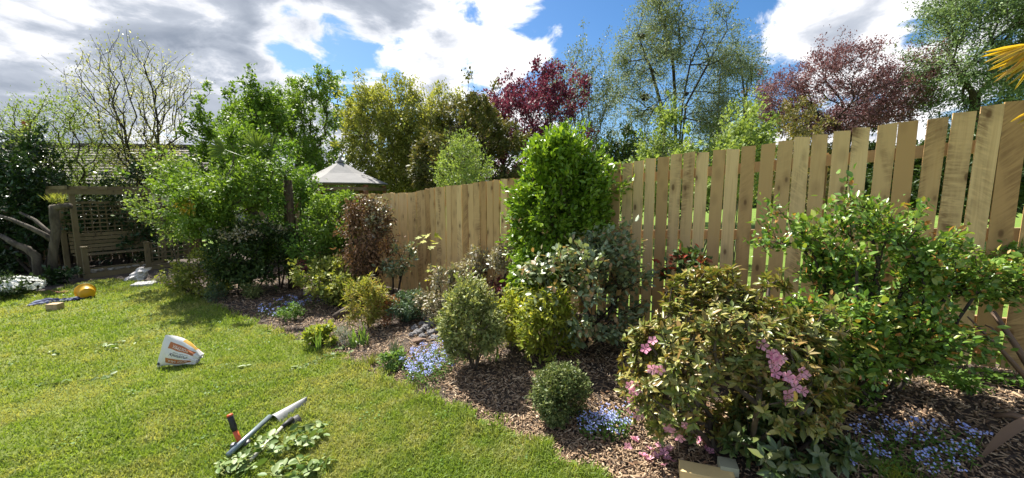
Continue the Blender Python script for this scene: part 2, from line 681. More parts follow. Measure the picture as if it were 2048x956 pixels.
# bark mulch chips
CHIP_MAT, n_ = new_mat('bark_chips')
a_ = n_.new('ShaderNodeAttribute', attribute_name='v').outputs['Fac']
co_ = n_.new('ShaderNodeNewGeometry').outputs['Position']
c_ = n_.ramp(a_, [(0.0, (0.08, 0.045, 0.026)), (0.3, (0.23, 0.145, 0.082)), (0.62, (0.44, 0.305, 0.185)), (0.88, (0.62, 0.47, 0.31)), (1.0, (0.76, 0.62, 0.45))])
c_ = n_.mix(n_.math('MULTIPLY', n_.noise(co_, 160, 3, 0.6), 0.5), c_, (0.12, 0.085, 0.06))
b_ = n_.new('ShaderNodeBsdfPrincipled')
n_.put(b_.inputs['Base Color'], c_)
b_.inputs['Roughness'].default_value = 0.8
b_.inputs['Specular IOR Level'].default_value = 0.3
finish(n_, b_.outputs[0])


def chips():
    x, y, r = scatter(160000, 1.6, 11.0, -52, 72)
    u, vv = fence_uv(x, y)
    k = (~in_poly(x, y, LAWN_POLY)) & (vv > -0.08) & (y > 1.0) & (x > -8.5)
    # a few chips strayed onto the grass along the edge
    near = in_poly(x, y, LAWN_POLY) & (seg_dist(x, y, EDGE) < 0.07) & (RNG.random(len(x)) < 0.5)
    # the mulch lies thinner in places and shows the soil
    thin = np.sin(x * 3.1 + 1.3 * np.sin(y * 2.3)) * np.cos(y * 3.7 + 1.1 * np.sin(x * 2.9)) + 0.5 * np.sin(x * 9.7 + y * 7.1)
    k &= (thin < 0.55) | (RNG.random(len(x)) < 0.4)
    k |= near
    x, y, r = x[k], y[k], r[k]
    n = len(x)
    lod = np.maximum(1.0, r / 4.0)
    ln = RNG.lognormal(math.log(0.019), 0.65, n).clip(0.006, 0.09) * lod ** 0.6
    wd = RNG.lognormal(math.log(0.0065), 0.4, n).clip(0.002, 0.018) * lod ** 0.7
    th = RNG.uniform(0.002, 0.005, n)
    yaw, pit, rol = RNG.uniform(0, 2 * np.pi, n), RNG.normal(0, 0.34, n), RNG.normal(0, 0.5, n)
    cy, sy, cp, sp, cr, sr = np.cos(yaw), np.sin(yaw), np.cos(pit), np.sin(pit), np.cos(rol), np.sin(rol)
    ex = np.stack([cy * cp, sy * cp, sp], 1)
    s0 = np.stack([-sy, cy, 0 * cy], 1)
    up = np.cross(ex, s0)
    ey = s0 * cr[:, None] + up * sr[:, None]
    ez = np.cross(ex, ey)
    c = np.stack([x, y, ground(x, y) + RNG.uniform(0.002, 0.022, n)], 1)
    tp = RNG.uniform(0.35, 1.0, n)
    V = np.zeros((n, 8, 3))
    i = 0
    for sz in (-1, 1):
        for sx, sy_ in ((-1, -1), (1, -1), (1, 1), (-1, 1)):
            wf = wd * (tp if sx > 0 else 1.0)
            V[:, i] = c + ex * (sx * ln / 2)[:, None] + ey * (sy_ * wf / 2)[:, None] + ez * (sz * th / 2)[:, None]
            i += 1
    b = np.arange(n)[:, None] * 8
    loops = np.concatenate([b + q for q in ([4, 5, 6, 7], [0, 1, 5, 4], [2, 3, 7, 6])], 1).ravel()
    v = np.repeat(RNG.beta(1.5, 1.75, n), 8)
    return np_mesh('bark_mulch', V.reshape(-1, 3), np.full(n * 3, 4), loops, v)


tag(link('bark_mulch', chips(), CHIP_MAT), 'loose brown bark chips covering the planting bed', 'mulch', kind='stuff')

# ------------------------------------------------------------------ foliage library
T_DIAMOND = (np.array([[0, 0, 0], [.5, .45, .05], [0, 1, -.03], [-.5, .45, .05]]), [[0, 1, 2], [0, 2, 3]])
T_OVAL = (np.array([[0, 0, 0], [.36, .22, .07], [.46, .58, .06], [0, 1, -.06], [-.46, .58, .06], [-.36, .22, .07]]), [[0, 1, 2, 3], [0, 3, 4, 5]])
T_LONG = (np.array([[0, 0, 0], [.26, .16, .03], [.45, .4, .04], [.42, .7, .02], [.18, .93, -.05], [0, 1, -.08], [-.18, .93, -.05], [-.42, .7, .02], [-.45, .4, .04], [-.26, .16, .03], [0, .5, -.02]]),
          [[0, 1, 2, 10], [10, 2, 3, 4, 5], [0, 10, 8, 9], [10, 5, 6, 7, 8]])
T_MAPLE = (np.array([[0, 0, 0], [.28, .12, .05], [.7, .1, .06], [.35, .42, .03], [.62, .78, .02], [.2, .62, .02], [0, 1.05, -.05],
                     [-.2, .62, .02], [-.62, .78, .02], [-.35, .42, .03], [-.7, .1, .06], [-.28, .12, .05]]),
           [[0, 1, 2, 3], [0, 3, 4, 5], [0, 5, 6, 7], [0, 7, 8, 9], [0, 9, 10, 11]])
T_BLADE = (np.array([[-.5, 0, 0], [.5, 0, 0], [.42, .5, .02], [0, 1, -.1], [-.42, .5, .02]]), [[0, 1, 2, 4], [4, 2, 3]])


def norm(a):
    return a / np.maximum(np.linalg.norm(a, axis=-1, keepdims=True), 1e-9)


def leaf_frames(pos, axis, up, rng):
    """axis: along the leaf, up: wished normal -> (right, along, normal)"""
    y = norm(axis)
    x = norm(np.cross(y, up))
    z = np.cross(x, y)
    return x, y, z


def leaf_arrays(tmpl, pos, axis, up, length, width):
    T, fs = tmpl
    x, y, z = leaf_frames(pos, axis, up, None)
    k = len(T)
    V = (pos[:, None, :] + x[:, None, :] * (T[None, :, 0:1] * width[:, None, None])
         + y[:, None, :] * (T[None, :, 1:2] * length[:, None, None]) + z[:, None, :] * (T[None, :, 2:3] * length[:, None, None]))
    b = np.arange(len(pos))[:, None] * k
    loops = np.concatenate([b + f for f in fs], 1).ravel()
    sizes = np.tile([len(f) for f in fs], len(pos))
    return V.reshape(-1, 3), sizes, loops


def leaf_mesh(name, tmpl, pos, axis, up, length, width, v):
    V, s, l = leaf_arrays(tmpl, pos, axis, up, length, width)
    return np_mesh(name, V, s, l, np.repeat(v, len(tmpl[0])), smooth_shade=len(tmpl[0]) > 4)


UNIT_LEAF = {}


def unit_leaf(tmpl, mat):
    key = (id(tmpl[0]), mat.name)
    if key not in UNIT_LEAF:
        T, fs = tmpl
        me = np_mesh('leaf', T, [len(f) for f in fs], sum(fs, []), np.zeros(len(T)), smooth_shade=True)
        me.materials.append(mat)
        UNIT_LEAF[key] = me
    return UNIT_LEAF[key]


def leaf_objects(tmpl, mat, parent, pos, axis, up, length, width, name='leaf'):
    me = unit_leaf(tmpl, mat)
    x, y, z = leaf_frames(pos, axis, up, None)
    for i in range(len(pos)):
        o = bpy.data.objects.new(name, me)
        COL.objects.link(o)
        o.parent = parent
        m = Matrix.Identity(4)
        m.col[0][:3] = x[i] * width[i]
        m.col[1][:3] = y[i] * length[i]
        m.col[2][:3] = z[i] * length[i]
        m.col[3][:3] = pos[i]
        o.matrix_basis = m


def grow(roots, tips, rng, bf=0.4, step=0.3, wob=0.06, sag=0.0):
    """joins tips to a branching skeleton; roots: list of polylines.  Returns P, parent, tip ids"""
    P, par, pl = [], [], []
    for line in roots:
        for i, p in enumerate(line):
            p = np.asarray(p, float)
            if i == 0:
                par.append(-1)
                pl.append(0.0)
            else:
                par.append(len(P) - 1)
                pl.append(pl[-1] + np.linalg.norm(p - P[-1]))
            P.append(p)
    start = len(P)
    c0 = np.mean([line[-1] for line in roots], 0)
    order = np.argsort(np.linalg.norm(tips - c0, axis=1) * rng.uniform(0.85, 1.15, len(tips)))
    A = np.zeros((len(P) + len(tips) * 8, 3))
    L = np.zeros(len(A))
    ok = np.zeros(len(A))
    A[:len(P)] = P
    L[:len(P)] = pl
    j = 0
    for line in roots:                     # nothing grows out of the foot of the trunk
        for i in range(len(line)):
            ok[j] = 0 if (i >= len(line) * 0.45 or len(line) < 3) else 3.0
            j += 1
    n = len(P)
    tip_ids = []
    for t in order:
        q = tips[t]
        dd = A[:n] - q
        dist = np.sqrt((dd * dd).sum(1))
        cost = dist + bf * L[:n] + ok[:n] + np.where(dd[:, 2] > 0.15, dd[:, 2] * 0.6, 0)
        b = int(np.argmin(cost))
        m = int(min(7, max(1, round(dist[b] / step))))
        p0 = A[b].copy()
        prev = b
        for i in range(1, m + 1):
            f = i / m
            p = p0 + (q - p0) * f
            if i < m:
                p = p + rng.normal(0, wob * step, 3) + np.array([0, 0, sag * dist[b] * math.sin(f * math.pi)])
            A[n] = p
            L[n] = L[prev] + np.linalg.norm(p - A[prev])
            par.append(prev)
            prev = n
            n += 1
        tip_ids.append(n - 1)
    return A[:n], np.array(par), np.array(tip_ids), start


def branch_mesh(name, P, par, tip_ids, r_tip, expo=0.5, r_max=1.0, k=5, rmin_draw=0.0):
    n = len(P)
    cnt = np.zeros(n)
    cnt[tip_ids] = 1
    for i in range(n - 1, -1, -1):
        if par[i] >= 0:
            cnt[par[i]] += cnt[i]
    R = np.minimum(r_tip * np.maximum(cnt, 1) ** expo, r_max)
    ch = np.where(par >= 0)[0]
    ch = ch[R[ch] >= rmin_draw]
    p0, p1 = P[par[ch]], P[ch]
    r1 = R[ch]
    r0 = np.minimum(R[par[ch]], r1 * 1.35)
    t = norm(p1 - p0)
    ref = np.where(np.abs(t[:, 2:3]) > 0.9, np.array([[1.0, 0, 0]]), np.array([[0, 0, 1.0]]))
    s = norm(np.cross(t, ref))
    q = np.cross(t, s)
    VS, LS, SZ, off = [], [], [], 0
    thick = r1 > r_tip * 2.2                    # thick limbs get rounder sections than twigs
    for mask, kk in ((thick, max(k, 6)), (~thick, k)):
        m = int(mask.sum())
        V = np.zeros((m, 2 * kk, 3))
        for j in range(kk):
            a = 2 * math.pi * j / kk
            o = (s * math.cos(a) + q * math.sin(a))[mask]
            V[:, j] = p0[mask] + o * r0[mask][:, None] - t[mask] * r0[mask][:, None] * 0.3
            V[:, kk + j] = p1[mask] + o * r1[mask][:, None]
        b = np.arange(m)[:, None] * 2 * kk + off
        LS.append(np.concatenate([b + [j, (j + 1) % kk, kk + (j + 1) % kk, kk + j] for j in range(kk)], 1).ravel())
        SZ.append(np.full(m * kk, 4))
        VS.append(V.reshape(-1, 3))
        off += m * 2 * kk
    return np_mesh(name, np.concatenate(VS), np.concatenate(SZ), np.concatenate(LS), smooth_shade=True)


def lump_tips(rng, C, R, n, lumps=9, lump_r=0.42, spread=0.72, shell=0.5, flat=1.0):
    """tips clustered in lumps that together fill a rounded volume unevenly"""
    dirs = norm(rng.normal(size=(lumps, 3)))
    rad = rng.uniform(0.25, 1.0, (lumps, 1)) ** 0.5 * spread
    cen = dirs * rad
    lr = rng.uniform(0.55, 1.45, lumps) * lump_r
    w_ = lr ** 2
    k = rng.choice(lumps, n, p=w_ / w_.sum())
    dd = norm(rng.normal(size=(n, 3)))
    dd[:, 2] *= flat
    rr = (shell + (1 - shell) * rng.random((n, 1)) ** 0.7)
    p = cen[k] + dd * rr * lr[k][:, None]
    lo, hi = np.percentile(p, 2, 0), np.percentile(p, 98, 0)      # the lumps together reach the whole outline
    p = (p - (lo + hi) / 2) / ((hi - lo) / 2) * 0.97
    ln = np.linalg.norm(p, axis=1, keepdims=True)
    p = np.where(ln > 1.12, p / ln * rng.uniform(0.95, 1.14, (n, 1)), p)
    return C + p * R


def plant(name, label, cat, base, C, R, mat, bark, leaf, n_tips, per_tip, tmpl=T_OVAL, wl=0.5, group=None, seed=1, lumps=9, lump_r=0.42, spread=0.72,
          shell=0.45, stems=4, trunk=0.25, lean=(0, 0), r_tip=0.003, r_max=0.05, bf=0.4, twig=0.09, droop=0.0, upb=0.7, outward=0.5, rosette=False,
          single=0, tips=None, step=0.25, parts=('stem', 'foliage'), expo=0.5, size_var=0.3, wob=0.25, roots=None, sag=0.0, k=3, jit=0.35, shoots=0.07):
    """a shrub or tree: an Empty at its foot, a branching stem and leaves; coordinates are metres"""
    rng = np.random.default_rng(seed * 7919 + 13)
    base, C, R = np.asarray(base, float), np.asarray(C, float), np.asarray(R, float)
    root = empty(name, base, label, cat, group)
    if tips is None:
        tips = lump_tips(rng, C, R, n_tips, lumps, lump_r, spread, shell)
    n_sh = int(len(tips) * shoots)
    if n_sh:                       # stray shoots that break the outline
        sel = tips[rng.choice(len(tips), n_sh, replace=False)]
        tips = np.concatenate([tips, sel + norm((sel - C) / R + [0, 0, 0.55] + rng.normal(0, .35, sel.shape)) * R.mean() * rng.uniform(0.12, 0.38, (n_sh, 1))])
    tips = tips[tips[:, 2] > ground(tips[:, 0], tips[:, 1]) + 0.03]
    if roots is None:
        roots = []
        top = C - np.array([0, 0, R[2] * 0.75])
        top[2] = max(top[2], base[2] + 0.12 * R[2])
        for i in range(stems):
            a = 2 * math.pi * (i + rng.random() * 0.7) / stems
            sp = 0.0 if stems == 1 else 0.35
            off = np.array([math.cos(a), math.sin(a), 0]) * np.array([R[0], R[1], 0]) * sp
            b0 = base + off * 0.12
            e = base + (C - base) * trunk + off + np.array([0, 0, 0])
            e[2] = base[2] + max(0.06, (top[2] - base[2]) * rng.uniform(0.7, 1.1)) if trunk <= 0.25 else e[2]
            roots.append([b0 - [0, 0, 0.03], b0 + (e - b0) * 0.35 + rng.normal(0, 0.02, 3), b0 + (e - b0) * 0.7 + rng.normal(0, 0.02, 3), e])
    P, par, tid, start = grow(roots, tips, rng, bf, step, wob, sag)
    th_ = 0.55 if parts[0] == 'stem' else 1.0
    link(parts[0], branch_mesh(name, P - base, par, tid, r_tip * th_, expo, r_max * th_, k), bark, root)
    # leaves
    T = P[tid]
    D = norm(T - P[par[tid]])
    nt = len(T)
    idx = np.repeat(np.arange(nt), per_tip)
    m = len(idx)
    out = norm((T - C) / R)[idx]
    rnd = rng.normal(size=(m, 3))
    if rosette:
        a = (np.tile(np.arange(per_tip), nt) * 2.399 + np.repeat(rng.uniform(0, 6.28, nt), per_tip))
        ax = norm(D + out[::per_tip] * 0.6 + np.array([0, 0, 0.55]))[idx]
        s = norm(np.cross(ax, np.array([0.3, 0.9, 0.1])))
        q = np.cross(ax, s)
        el = rng.normal(0.5, 0.28, m)
        axis = s * np.cos(a)[:, None] + q * np.sin(a)[:, None] + ax * el[:, None] + rnd * 0.12 + np.array([0, 0, -droop])
        pos = T[idx] + ax * rng.uniform(-0.5, 0.2, (m, 1)) * twig
        up = ax + rnd * 0.15
    else:
        along = rng.uniform(-1.0, 0.35, (m, 1)) * twig
        pos = T[idx] + D[idx] * along + rnd * (twig * jit)
        axis = out * outward + D[idx] * 0.5 + rng.normal(size=(m, 3)) * 0.75 + np.array([0, 0, -droop])
        up = np.array([0, 0, upb]) + out * 0.25 + rng.normal(size=(m, 3)) * 0.45
    length = leaf * np.clip(rng.normal(1, size_var, m), 0.45, 1.7)
    width = length * wl * rng.uniform(0.85, 1.15, m)
    v = (np.repeat(rng.random(nt), per_tip) * 0.45 + rng.random(m) * 0.55)
    keep = pos[:, 2] > ground(pos[:, 0], pos[:, 1]) + 0.01
    pos, axis, up, length, width, v = pos[keep], axis[keep], up[keep], length[keep], width[keep], v[keep]
    pos = pos - base
    if single:
        # the leaves that stand foremost are built one by one
        world_p = pos + base
        d_cam = np.linalg.norm(world_p - EYE, axis=1) - 0.25 * np.abs(rng.normal(size=len(pos)))
        order = np.argsort(d_cam)
        pool = order[: min(len(order), single * 3)]
        pick = rng.choice(pool, min(single, len(pool)), replace=False)
        leaf_objects(tmpl, mat, root, pos[pick], axis[pick], up[pick], length[pick], width[pick])
        rest = np.ones(len(pos), bool)
        rest[pick] = False
        pos, axis, up, length, width, v = pos[rest], axis[rest], up[rest], length[rest], width[rest], v[rest]
    if single and tmpl is T_LONG:
        tmpl = T_OVAL
    elif tmpl is T_OVAL and leaf * F / np.linalg.norm(C - EYE) < 8.0:
        tmpl = T_DIAMOND              # too small to show more than a pointed outline
    o = link(parts[1], leaf_mesh(name + '_leaves', tmpl, pos, axis, up, length, width, v), mat, root)
    if single:
        o['kind'] = 'stuff'
    return root


def box_dims(base, box, depth=None, ry=1.0, push=0.0):
    """ellipsoid (centre, radii) of a plant that stands on `base` and spans the photo box"""
    y = base[1] + push
    a = at(box[0], (box[1] + box[3]) / 2, y)
    b = at(box[2], (box[1] + box[3]) / 2, y)
    mx_ = (box[0] + box[2]) / 2
    t = at(mx_, box[1], y)
    u = at(mx_, box[3], y)
    zb = max(u[2], float(ground((a[0] + b[0]) / 2, y)) + 0.02)
    C = np.array([(a[0] + b[0]) / 2, y, (t[2] + zb) / 2])
    rx = (b[0] - a[0]) / 2
    # seen at an angle a round crown looks wider: keep its silhouette
    ang = math.atan2(abs(C[0]), C[1])
    rx = rx * math.cos(ang) ** 0.35
    return C, np.array([rx, rx * ry, (t[2] - zb) / 2])


def shrub(name, label, cat, base_px, box, mat, bark, leaf, n_tips, per_tip, tmpl=T_OVAL, ry=1.0, **kw):
    base = gp(*base_px)
    C, R = box_dims(base, box, ry=ry)
    return plant(name, label, cat, base, C, R, mat, bark, leaf, n_tips, per_tip, tmpl, **kw)


def far_plant(name, label, cat, x_px, depth, box, mat, bark, leaf, n_tips, per_tip, tmpl=T_OVAL, ry=1.0, **kw):
    p = at(x_px, HORIZON, depth)
    base = np.array([p[0], p[1], float(ground(p[0], p[1]))])
    C, R = box_dims(base, box, ry=ry)
    return plant(name, label, cat, base, C, R, mat, bark, leaf, n_tips, per_tip, tmpl, **kw)


def upright_tips(rng, base_pt, box, depth, n, fan=1.0, thick=1.0, power=1.0, gap=0.0):
    """tips of upright shoots: heights spread over the box, reach growing with height"""
    a = at(box[0], box[3], depth)
    b = at(box[2], box[3], depth)
    z1 = at((box[0] + box[2]) / 2, box[1], depth)[2]
    z0 = at((box[0] + box[2]) / 2, box[3], depth)[2]
    h = rng.random(n) ** power
    cx, hw = (a[0] + b[0]) / 2, (b[0] - a[0]) / 2
    ang = rng.uniform(0, 2 * np.pi, n)
    rr = np.sqrt(rng.uniform(gap, 1, n)) * hw * (fan + (1 - fan) * h)
    top = 1 - 0.35 * (rr / hw) ** 2
    x = cx + np.cos(ang) * rr
    y = depth + np.sin(ang) * rr * thick
    return np.stack([x, y, z0 + (z1 - z0) * h * top], 1)

# ------------------------------------------------------------------ fences


def board_mesh(h, wd=0.1, th=0.016, rng=random):
    m = MB()
    k = 4
    vs, fs = [], []
    bow = rng.uniform(-0.004, 0.004)
    slope = rng.uniform(-0.006, 0.006)
    for i in range(k + 1):
        z = h * i / k
        dxx = bow * math.sin(math.pi * i / k)
        for sx, sy in ((-1, -1), (1, -1), (1, 1), (-1, 1)):
            vs.append((sx * wd / 2 + dxx, sy * th / 2, z + (slope * sx if i == k else 0)))
    for i in range(k):
        for j in range(4):
            fs.append((4 * i + j, 4 * i + (j + 1) % 4, 4 * i + 4 + (j + 1) % 4, 4 * i + 4 + j))
    fs += [(3, 2, 1, 0), (4 * k, 4 * k + 1, 4 * k + 2, 4 * k + 3)]
    m.add(vs, fs)
    return m.mesh('board')


FANG = math.atan2(FD[1], FD[0])


def fence(name, label, u0, u1, pitch, wd, height, mat, rail_mat, rails, extra=None, clear=0.03, posts=1.8, jitter=0.008, post_h=None):
    base = fence_pt(u0)
    root = empty(name, base, label, 'fence')
    rng = random.Random(int(u0 * 100) + 5)
    u = u0
    while u < u1:
        p = fence_pt(u)
        h = height(u) + rng.uniform(-jitter, jitter)
        o = link('board', board_mesh(h, wd * rng.uniform(0.95, 1.04), 0.018, rng), mat, root)
        o.location = Vector(p - base) + Vector((0, 0, clear))
        o.rotation_euler = (0, rng.uniform(-0.008, 0.008), FANG + rng.uniform(-0.02, 0.02))
        u += pitch * rng.uniform(0.96, 1.05)
    for hz in rails:
        a, b = fence_pt(u0 - 0.05, -0.045), fence_pt(u1, -0.045)
        MB().bar(a - base + [0, 0, hz], b - base + [0, 0, hz + (height(u1) - height(u0)) * 0.0], 0.038, 0.088).build('rail', rail_mat, root)
    k = max(1, int(round((u1 - u0) / posts)))
    for i in range(k + 1):
        uu = u0 + (u1 - u0) * i / k
        p = fence_pt(uu, -0.115) - base
        ph = (post_h or height(uu) - 0.12)
        MB().box((p[0], p[1], p[2] + ph / 2 - 0.15), (0.095, 0.095, ph + 0.3), FANG).build('post', rail_mat, root)
    return root


def h_new(u):
    return 1.69 + float(np.interp(u, [-1.2, -0.2, -0.06, 0.02, 0.12, 0.3, 0.42], [0.12, 0.10, 0.09, 0.045, 0.045, 0.03, 0.0]))


fence('board_fence', 'pale new timber fence of upright boards with open gaps, standing behind the pink rhododendron', -1.1, 3.05, 0.121, 0.1025,
      h_new, FENCE_WOOD, RAIL_WOOD, (0.35, 0.95, 1.54))
fence('board_fence', 'pale new close-boarded timber fence between the tall green privet and the grey-roofed gazebo', 3.17, 8.1, 0.119, 0.111,
      lambda u: 1.68, FENCE_WOOD, RAIL_WOOD, (0.35, 0.88, 1.42))
fence('board_fence', 'low old brown board fence half hidden behind the shrubs below the gazebo', 8.25, 13.2, 0.13, 0.124,
      lambda u: 1.36, OLD_WOOD, OLD_WOOD, (0.3, 1.1), posts=2.4)

# a dark boundary fence behind the arbour and the evergreens
root = empty('boundary_fence', at(-60, 560, 11.0) * [1, 1, 0] + [0, 0, -0.3], 'dark weathered board fence in the shade behind the evergreen and arbour', 'fence')
a0, a1 = at(-120, 560, 9.8)[:2], at(420, 560, 12.6)[:2]
L_ = float(np.hypot(*(a1 - a0)))
ang_ = math.atan2(*(a1 - a0)[::-1])
for i in range(int(L_ / 0.15)):
    q = a0 + (a1 - a0) * (i * 0.15 / L_)
    o = link('board', board_mesh(1.55 + random.uniform(-.02, .02), 0.142, 0.02), OLD_WOOD, root)
    o.location = Vector((q[0], q[1], float(ground(q[0], q[1])))) - root.location
    o.rotation_euler = (0, 0, ang_)
for hz in (0.35, 1.25):
    A_ = Vector((a0[0], a0[1] + 0.07, float(ground(*a0)) + hz)) - root.location
    B_ = Vector((a1[0], a1[1] + 0.07, float(ground(*a1)) + hz)) - root.location
    MB().bar(A_, B_, 0.04, 0.09).build('rail', OLD_WOOD, root)

# ------------------------------------------------------------------ arbour seat
P1, P2 = gp(172, 557), gp(340, 533)
AW = float(np.hypot(*(P2 - P1)[:2]))
AANG = math.atan2(P2[1] - P1[1], P2[0] - P1[0])
AH = float(at(150, 382, P1[1] + 0.1)[2] - P1[2])
print('ARBOUR', P1, P2, 'width', AW, 'height', AH)
root = empty('garden_arbour', P1, 'weathered timber arbour with trellis back and slatted bench at the end of the lawn', 'arbour', rz=AANG)
AD = 0.95
for x_ in (0.0, AW):
    for y_ in (0.28, 0.28 + AD):
        MB().box((x_, y_, AH / 2 - 0.06), (0.085, 0.085, AH + 0.02)).build('post', ARBOUR_WOOD, root)
for y_ in (0.28, 0.28 + AD):
    MB().bar((-0.2, y_ - 0.055, AH - 0.02), (AW + 0.38, y_ - 0.055, AH - 0.02), 0.035, 0.11).build('top_beam', ARBOUR_WOOD, root)
for i in range(7):
    x_ = -0.12 + (AW + 0.34) * i / 6
    MB().bar((x_, 0.05, AH + 0.075), (x_, 0.28 + AD + 0.22, AH + 0.075), 0.04, 0.075).build('rafter', ARBOUR_WOOD, root)
yb = 0.28 + AD - 0.06
MB().bar((0, yb, AH * 0.86), (AW, yb, AH * 0.86), 0.04, 0.055).build('trellis_rail', ARBOUR_WOOD, root)
for i in range(7):
    z_ = AH * (0.50 + 0.052 * i)
    MB().bar((0.04, yb, z_), (AW - 0.04, yb, z_), 0.012, 0.028).build('trellis_slat', ARBOUR_WOOD, root)
for i in range(11):
    x_ = AW * (i + 0.7) / 11.4
    MB().bar((x_, yb + 0.016, AH * 0.48), (x_, yb + 0.016, AH * 0.855), 0.028, 0.012, up=(0, 1, 0)).build('trellis_slat', ARBOUR_WOOD, root)
for i in range(5):
    z_ = AH * (0.27 + 0.048 * i)
    MB().box((AW / 2, yb - 0.10 + 0.012 * i, z_), (AW - 0.1, 0.02, AH * 0.041)).build('back_slat', ARBOUR_WOOD, root)
for i in range(4):
    MB().box((AW / 2, 0.62 + 0.105 * i, AH * 0.23), (AW - 0.1, 0.095, 0.022)).build('seat_slat', ARBOUR_WOOD, root)
for i in range(6):
    MB().box((AW / 2, 0.02 + 0.15 * i, 0.10), (AW + 0.08, 0.14, 0.028)).build('deck_board', ARBOUR_WOOD, root)
MB().box((AW / 2, -0.07, 0.035), (AW + 0.10, 0.025, 0.12)).build('deck_skirt', ARBOUR_WOOD, root)
MB().box((AW / 2, 0.02, 0.20), (AW, 0.03, 0.035)).build('front_rail', ARBOUR_WOOD, root)
for x_ in (0.02, AW * 0.72):
    p = MB().box((x_, -0.02, 0.34), (0.085, 0.085, 0.68)).build('low_post', ARBOUR_WOOD, root)
    MB().box((x_, -0.02, 0.695), (0.105, 0.105, 0.03)).build('post_cap', ARBOUR_WOOD, p)
for z_ in (0.30, 0.42, 0.54, 0.66):
    MB().bar((AW * 0.72, -0.02, z_), (AW * 1.3, -0.02, z_), 0.012, 0.028).build('side_trellis_slat', ARBOUR_WOOD, root)
for i in range(7):
    x_ = AW * 0.78 + AW * 0.52 * i / 6
    MB().bar((x_, -0.006, 0.22), (x_, -0.006, 0.68), 0.028, 0.012, up=(0, 1, 0)).build('side_trellis_slat', ARBOUR_WOOD, root)
ARB = (P1, AANG, AW, AH)


def arb(x, y, z):
    c, s = math.cos(AANG), math.sin(AANG)
    return np.array([P1[0] + c * x - s * y, P1[1] + s * x + c * y, P1[2] + z])


# ------------------------------------------------------------------ gazebo
FELT = plain('roof_felt', (0.22, 0.215, 0.21), 0.9, var=0.25, scale=5, bump=0.3)
RED_WOOD = wood_mat('gazebo_wood', (0.30, 0.13, 0.07), (0.22, 0.09, 0.05), (0.1, 0.04, 0.025), stain=0.2)
gc = at(684, 390, 12.6)
gz = float(ground(gc[0], gc[1]))
root = empty('gazebo', (gc[0], gc[1], gz), 'hexagonal timber gazebo with grey felt roof rising behind the fence', 'gazebo')
GR = (775 - 603) / 2 / F * 12.6 * 1.04
eave, apex = at(684, 367, 12.6)[2] - gz, at(684, 322, 12.6)[2] - gz
for i in range(6):
    a, b = math.radians(60 * i + 24), math.radians(60 * i + 84)
    pa, pb = Vector((GR * math.cos(a), GR * math.sin(a), eave)), Vector((GR * math.cos(b), GR * math.sin(b), eave))
    tp = Vector((0, 0, apex))
    ca, cb = pa * 0.5 + tp * 0.5, pb * 0.5 + tp * 0.5
    sagv = Vector((0, 0, -0.05))
    dn = Vector((0, 0, -0.025))
    ca2, cb2 = ca + sagv, cb + sagv
    vs = [pa, pb, cb2, ca2, tp, pa + dn, pb + dn, cb2 + dn, ca2 + dn, tp + dn]
    MB().add(vs, [(0, 1, 2, 3), (3, 2, 4), (5, 8, 7, 6), (8, 9, 7), (0, 5, 6, 1)]).build('roof_panel', FELT, root)
    MB().bar(pa * 0.94 - Vector((0, 0, .06)), pb * 0.94 - Vector((0, 0, .06)), 0.05, 0.1).build('eave_beam', OLD_WOOD, root)
    q = pa * 0.9
    MB().box((q.x, q.y, (eave - 0.06) / 2), (0.11, 0.11, eave - 0.06), a).build('post', RED_WOOD, root)
MB().lathe([(0.0, apex + 0.16), (0.035, apex + 0.14), (0.045, apex + 0.09), (0.03, apex + 0.05), (0.12, apex + 0.0), (0.13, apex - 0.03)], 12).build('finial', FELT, root, smooth_shade=True)

# ------------------------------------------------------------------ house behind the left corner
TILE, n_ = new_mat('roof_tiles')
co_ = n_.new('ShaderNodeTexCoord').outputs['Object']
nz_ = n_.noise(co_, 2.5, 6, 0.7)
r_ = n_.new('ShaderNodeObjectInfo').outputs['Random']
b_ = n_.new('ShaderNodeBsdfPrincipled')
n_.put(b_.inputs['Base Color'], n_.ramp(n_.math('ADD', n_.math('MULTIPLY', nz_, 0.7), n_.math('MULTIPLY', r_, 0.3)), [(0.3, (0.035, 0.03, 0.026)), (0.7, (0.10, 0.08, 0.065))]))
b_.inputs['Roughness'].default_value = 0.85
finish(n_, b_.outputs[0])
BRICK = plain('old_brick', (0.16, 0.13, 0.10), 0.9, var=0.4, scale=9, bump=0.4)
CLAY = plain('clay_pot', (0.42, 0.12, 0.08), 0.8)
RENDER = plain('house_wall', (0.42, 0.37, 0.31), 0.9)
HD = 21.0
hl, hr = at(-90, 285, HD), at(470, 285, HD + 1.5)
ridge_z = at(150, 287, HD)[2]
hdir = (hr - hl)[:2] / np.hypot(*(hr - hl)[:2])
hlen = float(np.hypot(*(hr - hl)[:2]))
root = empty('house', (hl[0], hl[1], -0.3), 'low house with dark tiled roof and brick chimney behind the evergreens', 'house', rz=math.atan2(hdir[1], hdir[0]))
rz_ = ridge_z + 0.3
ez_ = 2.5
MB().box((hlen / 2, 0, ez_ / 2), (hlen, 7.0, ez_)).build('wall', RENDER, root)
roof = MB().add([(-.3, -3.9, ez_ - .1), (hlen + .3, -3.9, ez_ - .1), (hlen + .3, 0, rz_ - .06), (-.3, 0, rz_ - .06), (-.3, 3.9, ez_ - .1), (hlen + .3, 3.9, ez_ - .1)],
                [(0, 1, 2, 3), (3, 2, 5, 4), (0, 3, 4), (1, 5, 2)]).build('roof', TILE, root)
rows = 14
